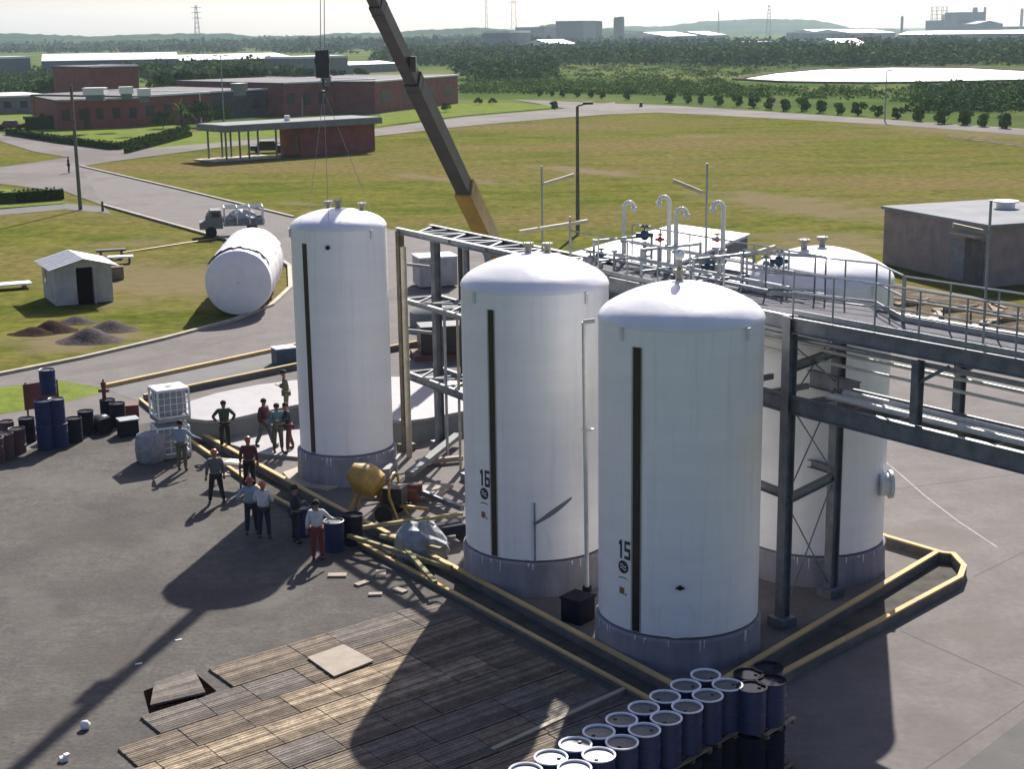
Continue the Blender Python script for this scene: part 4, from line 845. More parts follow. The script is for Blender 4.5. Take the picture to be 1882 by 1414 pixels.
# ---------------------------------------------------------------- plank panels
u = V((.600,-.800)); v_ = V((.800,.600)); v_ = V((.775,.632)); O2 = V((-8.35,31.75)); rnd = random.Random(3)
hole = G(330,1275)
nrow = 8; pw = 1.06
names = [('wood_grey','weathered grey'),('wood','brown'),('wood_grey','weathered grey'),('wood','brown')]
for i in range(nrow):
    c_ = -max(0,i-.3)*.98; Lmax = 8.15 if i < 3 else 8.0
    while c_ < Lmax-.3:
        ln = min(rnd.choice((1.1,1.35,1.35,2.1)), Lmax-c_)
        if Lmax-c_-ln < .5: ln = Lmax-c_
        m_, nm = rnd.choice(names)
        if i in (3,) and c_ < 6: m_, nm = 'wood_gold', 'painted-sunlit golden brown'  # brighter wood paints sunlit streaks into these rows
        if i == 2 and c_ > 1.8 and c_ < 5 : m_, nm = 'wood_gold', 'painted-sunlit golden brown'
        pw_ = pw+.26 if i == 0 else pw; ctr = O2+u*(i*pw+(.26 if i else 0)+pw_/2)+v_*(c_+ln/2)
        is_hole = (i == 0 and c_ < .1)
        if is_hole: ln = 1.6; ctr = O2+u*(pw/2)+v_*(ln/2)
        b = MB(); k = rnd.choice((11,12,13)); zt = .055+rnd.uniform(-.004,.006); ww = (pw_-.03)/k
        vy = V((-v_.y, v_.x))*-1
        for q_ in range(k):
            off = u*(-pw_/2+.015+ww*(q_+.5)); dz = rnd.uniform(-.004,.004); j0 = rnd.uniform(0,.012)
            a0 = off-v_*(ln/2-.006-j0); a1 = off+v_*(ln/2-.012)
            b.beam((a0.x,a0.y,zt/2+dz),(a1.x,a1.y,zt/2+dz), ww-.016, zt)
        if is_hole:
            qd = [G(x,y,.06) for x,y in ((284,1258),(357,1236),(378,1276),(276,1297))]; cc = sum(qd, V((0,0,0)))/4; b = MB(); K = 9
            for q_ in range(K):
                f0, f1 = q_/K, (q_+.94)/K
                pa_, pb_, pc_, pd_ = qd[0].lerp(qd[3],f0), qd[1].lerp(qd[2],f0), qd[1].lerp(qd[2],f1), qd[0].lerp(qd[3],f1)
                b.prism([(p-cc).to_2d() for p in (pa_,pb_,pc_,pd_)], 0, .05)
            o = b.build('plank_platform','wood_grey',None,False,(cc.x,cc.y,.05)); o.rotation_euler = (R(2),R(-1),0); tag(o,'grey plank panel shifted off a dark pit at the upper left corner of the boards','wooden platform')
            pit = MB().sheet([G(x,y).to_2d() for x,y in ((264,1272),(357,1237),(398,1272),(276,1318))], .016).build('pit_dark_sheet','pit'); tag(pit,'flat black sheet painted as the dark of a pit beside the shifted grey panel','opening')  # flat sheet on level ground; the hole's darkness is only its colour
        else:
            o = b.build('plank_platform', m_, None, False, (ctr.x, ctr.y, .004)); tag(o, '%s plank panel lying flat in the boarded area before tank 15' % nm, 'wooden platform', nm+' plank panels')
        c_ += ln+.0
for px, m_, l in (((625,1215),'wood_pale','square board in paler wood, painted as a sunlit plank panel'),):
    g = G(*px, .1); b = MB(); b.prism([G(x,y,.1).to_2d()-g.to_2d() for x,y in ((565,1210),(632,1186),(687,1216),(614,1245))],0,.035); o = b.build('board',m_,None,False,(g.x,g.y,.085)); tag(o,l,'board')  # added paler board paints full sun onto one panel
o = kerb('edging', [G(905,1385).to_2d(), G(1158,1268).to_2d()], 'pale_kerb', .12,.10); tag(o,'pale concrete edging between the plank panels and the drum stack','edging')
# ---------------------------------------------------------------- lying tank
TL = (V((-14.15,78.3,1.78)), V((-14.75,86.8,1.78)))
lt = empty('lying_tank', (TL[0].x, TL[0].y, 0)); ax = (TL[1]-TL[0]); Ld = ax.length; lt.rotation_euler.z = math.atan2(ax.y, ax.x)
b = MB(); n = 48; rr = 1.70; prof = [(rr*.02,-.10),(rr*.5,-.08),(rr*.9,-.04),(rr,.02)]
for k in range(40): 
    x = .02+Ld*(k+1)/40; bulge = .07*(abs(math.sin(x*1.25))**5) + .03*math.sin(x*5.1)
    prof.append((rr+bulge, x))
prof += [(rr*.9,Ld+.15),(.02,Ld+.3)]
b.lathe(prof, n=n); b.v = [(z, x, y+1.72+.02*math.sin(z*4+math.atan2(y,x)*3)) for x, y, z in b.v]; b.build('shell','frp_dome',lt,True)
for x in (1.5,4.5,7.3): MB().box((x,0,.12),(.3,2.2,.24)).build('timber_chock','wood',lt)
b = MB(); 
for x in (2.0,4.4,6.6): b.lathe([(rr+.055,x-.09),(rr+.085,x),(rr+.055,x+.09)], n=n)
b.v = [(z,x,y+1.72) for x,y,z in b.v]; b.build('band','frp',lt,True)
b = MB(); rdw = random.Random(5); NA = 26; NX = 18; vs = []
for i in range(NA+1):
    a = R(28+124*i/NA); x0 = .25+.5*abs(math.sin(i*.9))*rdw.uniform(.5,1)+(.5 if i < 8 else 0); x1 = Ld-.1
    for k in range(NX+1):
        x = x0+(x1-x0)*k/NX; r2_ = rr+.10+.035*math.sin(x*2.4+.5*math.sin(a*3))+rdw.uniform(-.012,.012)
        vs.append((x, -r2_*math.cos(a), 1.72+r2_*math.sin(a)))
b.add(vs, [(i*(NX+1)+k, (i+1)*(NX+1)+k, (i+1)*(NX+1)+k+1, i*(NX+1)+k+1) for i in range(NA) for k in range(NX)]); b.build('wrapping_sheet','sheet_white',lt,True)
tag(lt, 'big white cylindrical tank lying on its side on the grass', 'lying tank')
# ---------------------------------------------------------------- shed
sh0 = G(104,563); du = (G(75,543)-G(135,561)); du = V((-.66,.75,0)); dv = V((.75,.66,0)); rz = R(27)
sh_ = empty('shed', (sh0.x, sh0.y, 0), rz); Wd, Ln, Hh, Hr = 3.1, 3.6, 2.05, .42
def gable(b, x0, x1, y0, y1, h, r_):
    xm = (x0+x1)/2; b.add([(x0,y0,0),(x1,y0,0),(x1,y1,0),(x0,y1,0),(x0,y0,h),(x1,y0,h),(x1,y1,h),(x0,y1,h),(xm,y0,h+r_),(xm,y1,h+r_)],
      [(0,1,5,8,4),(3,7,9,6,2),(0,4,7,3),(1,2,6,5),(4,8,9,7),(5,6,9,8),(0,3,2,1)])
b = MB(); gable(b, 0, Wd, 0, Ln, Hh, Hr); b.build('wall','shed_white',sh_)
for sx, m_ in ((0,'sheet_grey'),(1,'sheet_white')):  # slopes coloured grey and white to paint in shade and sun
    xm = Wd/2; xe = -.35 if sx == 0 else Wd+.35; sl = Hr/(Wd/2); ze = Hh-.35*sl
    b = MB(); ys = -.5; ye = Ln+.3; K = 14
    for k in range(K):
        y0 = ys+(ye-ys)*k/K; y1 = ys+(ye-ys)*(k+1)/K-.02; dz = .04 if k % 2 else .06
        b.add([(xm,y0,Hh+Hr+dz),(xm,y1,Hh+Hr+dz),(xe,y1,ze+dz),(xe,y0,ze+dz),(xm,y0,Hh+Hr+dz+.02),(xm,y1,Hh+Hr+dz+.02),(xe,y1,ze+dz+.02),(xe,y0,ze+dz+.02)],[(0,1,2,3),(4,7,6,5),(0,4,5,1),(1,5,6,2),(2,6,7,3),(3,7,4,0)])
    lab(b.build('roof_sheet',m_,sh_), 'roof sheets coloured grey as painted shade' if sx == 0 else 'roof sheets coloured white as painted sunlight')
MB().box((1.6,-.012,1.0),(.85,.03,2.0)).build('doorway','pit',sh_); MB().box((2.05,-.25,1.0),(.05,.5,1.95)).build('door','shed_white',sh_); MB().box((-.012,2.6,1.3),(.03,.5,.8)).build('window','window',sh_)
tag(sh_, 'small white shed with gable roof and dark open doorway on the grass', 'shed')
for px, m_, s_, l in (((95,607),'soil',(1.4,1.0,.55),'dark soil heap in front of the shed'), ((62,612),'soil',(1.3,.8,.35),'low dark soil heap farthest left'), ((165,625),'gravel',(1.7,1.2,.65),'largest grey gravel heap near the kerb'), ((205,605),'gravel',(1.5,1.0,.5),'grey gravel heap right of the others'), ((140,592),'gravel',(1.2,.8,.35),'small brown gravel heap behind the others')):
    g = G(*px); K = 22; b = MB(); prof = []
    b.lathe([(1,0),(.8,.14),(.55,.42),(.3,.78),(.1,.97),(.01,1)], n=K); b.v = [(x*s_[0]*(1+rnd.uniform(-.08,.08)), y*s_[1]*(1+rnd.uniform(-.08,.08)), z*s_[2]) for x,y,z in b.v]
    o = b.build('heap',m_,None,True,(g.x,g.y,-.05)); tag(o,l,'heap')
def slabs(px, size, rz, m, l, cat, z=.25, name='sheet_stack'):
    g = G(*px); o = empty(name,(g.x,g.y,0),rz)
    MB().box((0,0,z),(size[0],size[1],size[2])).build('sheet',m,o); 
    for sx in (-1,1): MB().box((sx*size[0]*.35,0,z/2-size[2]/4),(.15,size[1]*.9,z-size[2]/2)).build('block','wood',o)
    return tag(o,l,cat)
slabs((15,530),(2.6,1.1,.1),R(25),'sheet_white','white sheets raised on blocks at the left edge by the shed','sheets')
slabs((222,483),(1.6,.8,.1),R(12),'sheet_white','pale sheet lying on blocks right behind the shed','sheets',.4)
slabs((205,475),(1.9,.7,.12),R(18),'black','black sheet lying on blocks right behind the shed','sheets',.55)
boxpile((212,512),[('crate','wood',(0,0,.35),(1.0,.7,.7),.3),('lid','wood_grey',(0,0,.72),(1.05,.75,.04),.3)],'crate','wooden crate at the right wall of the shed','crate')
# ladder/easel lean by shed
p0, p1 = G(225,466)+V((0,0,.05)), G(440,433)+V((0,0,.05)); c=(p0+p1)/2; o = MB().tube(p0-c,p1-c,.05,6).build('hose','machine_yellow',None,False,c); tag(o,'yellow hose lying across the grass between shed and truck','hose')
# ---------------------------------------------------------------- truck with load
g = G(425,436); tk = empty('flatbed_truck', (g.x, g.y+1, 0), R(12))
b = MB(); b.box((-1.35,0,1.0),(1.2,1.75,.75)); b.add([(-1.95,-.85,1.37),(-.75,-.85,1.37),(-.75,.85,1.37),(-1.95,.85,1.37),(-1.6,-.75,1.95),(-.85,-.75,1.95),(-.85,.75,1.95),(-1.6,.75,1.95)],[(0,1,5,4),(1,2,6,5),(2,3,7,6),(3,0,4,7),(4,5,6,7)]); b.box((-2.15,0,.85),(.5,1.6,.5)); b.build('cab','render_grey',tk)
MB().box((-1.22,-.83,1.62),(.55,.03,.36)).box((-1.85,0,1.66),(.03,1.3,.36)).build('window','glass',tk)
b = MB(); b.box((.75,0,.85),(2.9,1.9,.12)); b.box((.75,-.95,1.1),(2.9,.06,.4)); b.box((.75,.95,1.1),(2.9,.06,.4)); b.box((2.2,0,1.1),(.06,1.9,.4)); b.build('bed','steel',tk)
b = MB(); b.blob((.6,0,1.3),(1.1,.75,.55),14,8,.12); b.build('load','sheet_grey',tk); b = MB()
for x in (-.6,.3,1.2,2.15): b.path([V((x,-.95,.9)),V((x,-.95,2.1)),V((x,.95,2.1)),V((x,.95,.9))],.05,6)
for y in (-.95,0,.95): b.tube((-.6,y,2.1),(2.15,y,2.1),.05,6)
b.build('hoop_frame','white',tk)
for sx in (-1.6,1.4):
    for sy in (-.85,.85): MB().tube((sx,sy-.12,.4),(sx,sy+.12,.4),.4,18).build('wheel','tyre',tk,True)
tag(tk, 'small pale grey flatbed truck with a covered load and hoops parked beside the road', 'truck')
# ---------------------------------------------------------------- buildings nearby
def bld(name, corners, h, wall_m, roof_m, lbl, roof_t=.18, over=.25, windows=(), cat='building', tilt=0.):
    c = sum((V((p[0],p[1],0)) for p in corners), V((0,0,0)))/len(corners); o = empty(name, c)
    poly = [V((p[0],p[1]))-c.to_2d() for p in corners]
    MB().prism(poly, -.1, h).build('wall', wall_m, o)
    rp_ = [p*(1+over/max(1,p.length)) for p in poly]
    b = MB(); b.prism(rp_, h, h+roof_t)
    if tilt: b.v = [(x,y,z+tilt*max(0,(1-math.hypot(x,y)/max(q.length for q in poly)))) for x,y,z in b.v]
    b.build('roof', roof_m, o); return o, poly, c
def openings(o, poly, i, lst, m, nm, h0=None):
    a, b2 = poly[i], poly[(i+1) % len(poly)]; d = b2-a; L_ = d.length; d = d/L_; nrm = V((d.y,-d.x))
    mid = (a+b2)/2
    if nrm.dot(mid) < 0: nrm = -nrm
    for (t0, t1, z0, z1) in lst:
        c = a+d*(L_*(t0+t1)/2)+nrm*.01; ob = MB().box((c.x,c.y,(z0+z1)/2),(L_*(t1-t0),.08,z1-z0),math.atan2(d.y,d.x)).build(nm,m,o)
gl, gc = G(1622,482), G(1812,527); dd = (gc-gl); dn = V((-dd.y*-1, dd.x*-1,0)); nr = V((dd.y,-dd.x,0))*-1
nr = V((-dd.y, dd.x, 0)); nr.normalize()
if nr.y < 0: nr = -nr
brw = [gl, gc, gc+nr*8.5, gl+nr*8.5]
o, poly, c = bld('flat_roof_building', brw, 3.3, 'block_brown', 'roof_pale', 'x')
openings(o, poly, 0, [(.66,.80,0,2.3)], 'door_grey', 'door'); openings(o, poly, 0, [(.80,.97,.0,2.5)], 'wall_concrete', 'recess')
e = MB().box((poly[0].lerp(poly[1],.8).x,poly[0].lerp(poly[1],.8).y-.5,2.75),(2.4,.9,.10),math.atan2(dd.y,dd.x)).build('door_canopy','cream',o)
r_ = MB().tube((1.0,1.2,3.48),(1.0,1.2,3.85),.55,20).tube((1,1.2,3.85),(1,1.2,3.95),.75,20).build('roof_vent','white',o,True)
tag(o, 'brown block building with flat pale roof and roof vent at the right edge', 'building')
rt = [G(1005,480,3.2), G(1240,414,3.2), G(1374,432,3.2), G(1205,500,3.2)]
o, poly, c = bld('warehouse', [p for p in rt], 3.1, 'render_grey', 'roof_white', 'x', .15, .2)
openings(o, poly, 2, [(.1,.35,0,2.4)], 'door_grey', 'door'); tag(o, 'low building with bright white roof behind tank 15 and the vent pipes', 'building')
rt = [G(1330,492,2.6), G(1345,470,2.6), G(1385,478,2.6), G(1378,500,2.6)]
o, poly, c = bld('equipment_room', rt, 2.5, 'shed_white', 'sheet_grey', 'x', .08, .1); openings(o, poly, 3, [(.3,.6,0,2.)], 'door_grey', 'door'); tag(o, 'small pale equipment room right of the white roofed building', 'building')
# rubble and timber behind the far right tank
for k, (x, y, l_, a) in enumerate(((1680,560,2.2,.3),(1720,585,1.8,1.1),(1760,572,2.6,.1),(1800,600,1.6,.8),(1850,590,2.4,.4),(1700,605,1.5,2.2),(1830,570,2.0,1.4),(1660,590,1.8,.9))):
    g = G(x,y); o = MB().box((0,0,.08),(l_,.5,.12),a).box((.2,.1,.2),(l_*.8,.2,.08),a+.3).build('timber_pile','wood_pale' if k%2 else 'wood_gold',None,False,(g.x,g.y,0)); tag(o,'pile of loose boards on the bare earth behind the bridge railing','timber','loose board piles on the bare earth')
g = G(1860,518); o = MB().blob((0,0,.5),(1.2,.6,.6),12,7,.2).build('scrap_heap','drum_dark',None,False,(g.x,g.y,0)); tag(o,'dark scrap heap at the foot of the brown building','scrap')
p0,p1 = G(1640,548,.9),G(1890,590,.9); c=(p0+p1)/2; c.z=0; o = empty('pipe_fence',c); pp0,pp1=p0-c,p1-c
MB().tube(pp0,pp1,.07,8).build('top_pipe','pale_kerb',o)
for k in range(6): q_=pp0.lerp(pp1,k/5); MB().tube((q_.x,q_.y,0),q_,.05,8).build('post','steel_rusty',o)
tag(o,'pale pipe fence along the foot of the brown building','fence')
# crane-side clutter seen through the frame
g = G(815,650); boxpile((815,655),[('body','strip',(0,0,.9),(2.2,1.3,1.2),.2),('skid','rust',(0,0,.12),(2.8,1.7,.24),.2)],'generator','dark box on a red skid seen through the steel frame','machine')
boxpile((800,525),[('body','shed_white',(0,0,.9),(2.2,1.8,1.6),.3),('top','roof_white',(0,0,1.75),(2.3,1.9,.1),.3)],'equipment_cabinet','pale cabinet seen through the upper steel frame','cabinet')
g = G(805,600); o = MB().lathe([(1.35,0),(1.4,.1),(1.4,.8),(1.1,1.05),(.02,1.15)],n=32).build('low_tank','render_grey',None,True,(g.x,g.y,0)); tag(o,'low round grey tank seen through the steel frame','tank')
boxpile((523,668),[('box','valve_blue',(0,0,.35),(.95,.7,.7),.5),('lid','sheet_white',(0,0,.73),(1.0,.75,.05),.5)],'tool_chest','dark blue chest with pale lid left of the narrow tank by the kerb','chest')
g = G(752,432); 
for (a_, b__, z, w_, m_, l) in (((752,872),(842,800),.35,.30,'render_grey','long grey beam lying diagonally between narrow tank base and steel frame'), ((765,850),(850,842),.15,.22,'wood_pale','pale plank on the ground at the foot of the steel frame'), ((775,905),(850,935),.3,.14,'steel','thin steel bar lying right of the mixing board'), ((728,838),(705,868),.5,.35,'white_slab','short white ramp leaning on the right side of the narrow tank base'), ((790,760),(850,742),.4,.18,'galv','grey pipe lying behind the steel frame columns')):
    p0, p1 = G(*a_, z), G(*b__, z); c = (p0+p1)/2; o = MB().beam(p0-c, p1-c, w_, .16).build('lying_beam',m_,None,False,c); tag(o,l,'beam')
# ---------------------------------------------------------------- poles
def pole(px, yb, yt, r_, m, lbl, arms=(), name='utility_pole', Y=None):
    g = G(px, yb) if Y is None else ZA(px, yb, Y); tp = ZA(px-(yb-yt)*0, yt, g.y); o = empty(name,(g.x,g.y,0)); h = tp.z
    MB().tube((0,0,0),(0,0,h),r_,10,r_*.7).build('pole',m,o,True)
    for (dx, dz, m2, nm) in arms:
        b = MB(); b.tube((0,0,h-.3+dz),(dx,0,h-.1+dz),.05,6); b.box((dx,0,h-.1+dz),(.7,.3,.18)); b.build(nm,m2,o)
    return tag(o,lbl,'pole')
pole(148,385,155,.17,'wood_pole','tall dark pole at the road junction left of the brick building')
pole(1062,430,195,.15,'wood_pole','tall dark wooden pole in the middle of the grass field',((.75,.3,'black','insulator'),))
pole(189,388,370,.12,'rust','short rusty post at the kerb of the wide road',name='marker_post')
pole(412,225,100,.10,'galv','thin grey lamp post behind the guard house roof',((.9,0,'white','lamp_head'),(-.9,0,'white','lamp_head')),name='lamp_post')
pole(556,212,180,.12,'galv','grey post in front of the brick building centre',name='lamp_post')
pole(370,225,172,.08,'white','thin white post in front of the left brick building',name='lamp_post')
pole(1178,196,188,.35,'black','black drum like marker on the perimeter road',name='marker_post')
for x in (1626,): pole(x,222,128,.12,'galv','thin lamp post beyond the row of bushes near the pond',((.5,0,'far_white','lamp_head'),),name='lamp_post')
# ---------------------------------------------------------------- brick complex and guard house
def block(p0, p1, ytop, depth, wm, rm, name, lbl, win=0, roof_t=.35, door=None):
    a, b2 = G(*p0), G(*p1); d = (b2-a); d.z = 0; n_ = V((-d.y,d.x,0)).normalized()
    if n_.y < 0: n_ = -n_
    h = ZA(p0[0], ytop, a.y).z
    o, poly, c = bld(name, [a, b2, b2+n_*depth, a+n_*depth], h-roof_t, wm, 'brick_grey' if wm.startswith('brick') else rm, lbl, roof_t, .3)
    if win:
        L_ = 1./win; openings(o, poly, 0, [(k*L_+L_*.25, k*L_+L_*.7, h*.30, h*.68) for k in range(win)], 'window', 'window')
    if door: openings(o, poly, 0, [door], 'window', 'entrance')
    if wm.startswith('brick') and depth > 10:
        e = MB(); e0, e1 = poly[0]*1.004, poly[1]*1.004; e.beam((e0.x,e0.y,h-.05),(e1.x,e1.y,h-.05),.5,.3)
        e.beam((e1.x,e1.y,h-.05),(poly[2].x*1.004,poly[2].y*1.004,h-.05),.5,.3); e.build('parapet','roof_white' if rm != 'brick' else 'pale_kerb',o)
    tag(o, lbl, 'building'); return o
block((108,238),(262,232),184,26,'brick','brick','brick_building','reddish brick building at far left with dark facade',5,door=(.30,.38,0,3.2))
block((262,232),(388,222),176,26,'brick','roof_pale','brick_building','brick building with thin pale roof edge behind the palm tree',4)
block((170,196),(258,192),122,18,'brick','brick_grey','brick_tower','tall square brick block rising behind the left brick building',0)
block((388,218),(530,208),168,28,'brick_grey','roof_pale','brick_building','grey walled building with pale roof left of the guard house roof',6)
block((522,212),(690,202),152,34,'brick','roof_white','brick_building','long brick building with white roof strip behind the guard house',6)
block((690,207),(842,189),149,26,'brick','roof_pale','brick_building','brick building right of the crane boom at the end of the complex',4)
block((508,178),(700,172),146,16,'brick','roof_white','brick_building','low rear brick wing with white roofs left of the crane boom',0)
block((-60,212),(90,206),178,18,'render_grey','roof_white','pale_building','low pale building with white roof at the left edge',5)
block((48,237),(110,235),215,3,'hedge','hedge','garden_wall','dark green garden wall left of the brick building',0)
# roof gear
for px, l in (((185,182),'left'),((232,181),'right')):
    pass
gh = empty('guard_house',(0,0,0)); a = G(400,298); bR = G(690,277); d = (bR-a).normalized(); n_ = V((-d.y,d.x,0)); gh.location = a; gh.rotation_euler.z = math.atan2(d.y,d.x)
Lg = (bR-a).length+1.2
MB().box((Lg/2-.15,2.2,3.75),(Lg-1.3,6.6,.75)).build('roof_slab','render_grey',gh); MB().box((Lg/2-.15,2.2,4.15),(Lg-1.5,6.4,.05)).build('roof_top','roof_pale',gh)
rx0 = (G(512,284)-a).length
MB().box(((rx0+Lg)/2-.7,2.4,1.68),(Lg-rx0-.9,4.6,3.36)).build('brick_room','brick',gh)
MB().box((rx0-.1,.6,1.4),(.5,.5,2.0)).build('window','window',gh)
for x in (1.2,3.0,4.2,7.9):
    for y in (0.,4.2): MB().tube((x,y,0),(x,y,3.38),.12,8).build('column','render_grey',gh)
MB().box((4,2.3,.06),(9,5,.12)).build('floor_slab','pale_kerb',gh)
MB().tube((Lg*.45,1.5,4.2),(Lg*.45,1.5,4.8),.35,12).build('roof_tank','far_white',gh)
tag(gh,'guard house with wide flat canopy on columns and a brick room','guard house')
def simple_car(px, m, rz, lbl, s=1.):
    g = G(*px); o = empty('parked_car',(g.x,g.y,0),rz); b = MB(); b.box((0,0,.6),(4.2,1.7,.6)); b.build('body',m,o)
    b = MB(); b.add([(-1.3,-.8,.9),(1.2,-.8,.9),(1.2,.8,.9),(-1.3,.8,.9),(-.8,-.7,1.45),(.8,-.7,1.45),(.8,.7,1.45),(-.8,.7,1.45)],[(0,1,5,4),(1,2,6,5),(2,3,7,6),(3,0,4,7),(4,5,6,7)]); b.build('cabin','glass',o)
    for sx in (-1.3,1.3):
        for sy in (-.8,.8): MB().tube((sx,sy-.1,.32),(sx,sy+.1,.32),.32,14).build('wheel','tyre',o)
    o.scale=(s,s,s); return tag(o,lbl,'car')
simple_car((20,238),'red_paint',.1,'dark red car parked at the far left edge near the garden wall')
simple_car((492,280),'black',.2,'dark car parked under the guard house canopy')
# ---------------------------------------------------------------- vegetation
def crown(rad, n, leaf, clumps=9, rs=1):
    rn = random.Random(rs); random.seed(rs*17+3); b = MB()
    cs = []
    for k in range(clumps):
        while True:
            p = V((rn.uniform(-1,1),rn.uniform(-1,1),rn.uniform(-.8,1)))
            if p.length < 1: break
        cs.append((V((p.x*rad[0]*.72,p.y*rad[1]*.72,p.z*rad[2]*.72)), rn.uniform(.25,.45)))
    for k in range(n):
        c, s_ = cs[k % clumps]; d = V((rn.gauss(0,1),rn.gauss(0,1),rn.gauss(0,1))).normalized()*rn.uniform(.6,1.)
        b.leaf(c+V((d.x*rad[0]*s_,d.y*rad[1]*s_,d.z*rad[2]*s_)), leaf)
    return b
def tree(loc, rad, lbl, m='foliage', trunk=1.6, n=500, leaf=.35, group=None, rs=1, name='tree', src=None):
    o = empty(name, loc)
    b = crown(rad, n, leaf, 9, rs); b.v = [(x,y,z+trunk+rad[2]*.8) for x,y,z in b.v]; b.build('crown', m, o, norm=False)
    b = MB(); b.tube((0,0,-.1),(0,0,trunk+rad[2]*.6),.16,7,.08)
    for k in range(4): a = k*1.57+.4; b.tube((0,0,trunk*.8),(rad[0]*.5*math.cos(a),rad[1]*.5*math.sin(a),trunk+rad[2]*.7),.07,5,.03)
    b.build('trunk','bark',o); return tag(o,lbl,'tree',group)
def retree(src, loc, s_, rz, lbl, group):
    c = copy_tree(src); c.location = loc; c.rotation_euler.z = rz; c.scale = (s_,)*3 if not isinstance(s_,tuple) else s_; tag(c,lbl,'tree',group); return c
rn = random.Random(11)
# round bushes along the perimeter road (right)
bs = [(1417,190,200),(1440,192,203),(1474,192,203),(1506,191,206),(1540,194,209),(1577,196,211),(1612,199,214),(1650,204,218),(1692,208,222),(1735,213,227),(1770,215,229),(1810,218,232),(1850,220,235)]
first = None
for i,(x,y,yb) in enumerate(bs):
    g = G(x,yb); 
    if first is None: first = tree(g,(1.5,1.5,1.15),'round clipped bush in the row along the perimeter road','foliage_light',.15,900,.2,'round bushes along the perimeter road',5,'bush')
    else: retree(first,g,rn.uniform(.85,1.15),rn.uniform(0,6),'round clipped bush in the row along the perimeter road','round bushes along the perimeter road')
for i,(x,yb) in enumerate(((992,176),(1013,176),(1035,177),(1060,177),(1085,178),(1106,180),(1156,182),(1230,188),(1265,189),(1290,190),(1320,193),(1355,194),(1385,197))):
    retree(first,G(x,yb),rn.uniform(.6,.95),rn.uniform(0,6),'small dark bush beyond the road bend right of the crane boom','small bushes beyond the road bend')
o = retree(first,G(1020,200),.7,1,'single small bush on the lawn beside the road bend',None); 
hd = lambda pts,h,w,l: None
def hedge(pts, h, w, lbl):
    b = MB(); random.seed(5)
    for p,q_ in zip(pts[:-1],pts[1:]):
        p,q_ = V(p),V(q_); L_ = (q_-p).length; n_ = int(L_*38)
        b.beam((p.x,p.y,h*.42),(q_.x,q_.y,h*.42),w*.7,h*.8)
        d = (q_-p).normalized(); s_ = V((-d.y,d.x))
        for k in range(n_):
            c = p.lerp(q_,random.random())+s_*random.uniform(-w/2,w/2); b.leaf((c.x,c.y,random.uniform(h*.3,h)),.16)
    o = b.build('hedge','hedge',norm=False); return tag(o,lbl,'hedge')
hedge(P((15,247),(110,262),(212,275)),1.0,1.2,'dark clipped hedge along the road left of the brick building lawn')
hedge(P((215,275),(345,240)),.9,1.,'clipped hedge running from the road corner to the guard house')
hedge(P((232,282),(350,250)),.7,.8,'second lower hedge parallel to the one at the road corner')
hedge(P((-40,375),(30,372),(116,366)),1.1,1.1,'dark hedge on the small lawn at the left edge')
big = tree(G(300,190),(5.,5.,3.),'broad tree behind the brick buildings, left end of the group','foliage',1.4,1100,.45,None,8)
for i,(x,yb,s_,l) in enumerate(((340,188,1.05,'broad tree second in the group behind the brick buildings'),(385,185,.95,'broad tree third in the group behind the brick buildings'),(430,180,1.1,'broad tree behind the grey walled building'),(475,178,1.0,'broad tree in the middle of the row behind the buildings'),(520,172,.9,'broad tree behind the rear brick wing'),(620,165,.8,'broad tree between crane hook and crane boom'),(660,165,.85,'broad tree just left of the crane boom'),
    (130,186,1.15,'dark tree left of the square brick block'),(95,188,.8,'small dark tree at the far left behind the pale building'),(560,160,.8,'tree behind the rear wing under the crane hook'))):
    retree(big,G(x,yb),s_,rn.uniform(0,6),l,None)
for x,yb,s_,l in ((365,232,.62,'bushy tree beside the palm in front of the brick building'),(300,236,.4,'low bushy tree left of the palm'),(410,222,.4,'small tree left of the thin grey lamp post'),(105,230,.5,'dark tree at the left corner of the brick building')):
    retree(big,G(x,yb),s_,rn.uniform(0,6),l,None)
for k,(x,y,sx,m_,l) in enumerate(((175,174,3.2,'roof_white','white roof unit on the left brick building, largest one'),(232,172,2.,'far_white','small white roof unit right of the large one'),(265,176,1.6,'roof_white','white roof box at the joint of the two left brick buildings'),(440,165,2.4,'render_grey','grey roof unit on the grey walled building'),(600,150,2.6,'render_grey','grey roof unit on the long brick building'))):
    g = G(x,y,5.6); o = empty('roof_unit', g); MB().box((0,0,.5),(sx,sx*.7,1.0),k*.4).build('housing',m_,o); MB().box((0,0,1.04),(sx*1.05,sx*.75,.08),k*.4).build('cover','far_white',o); MB().box((0,0,-.45),(sx*.8,sx*.5,.9),k*.4).build('stand','far_grey',o); tag(o,l,'roof unit')
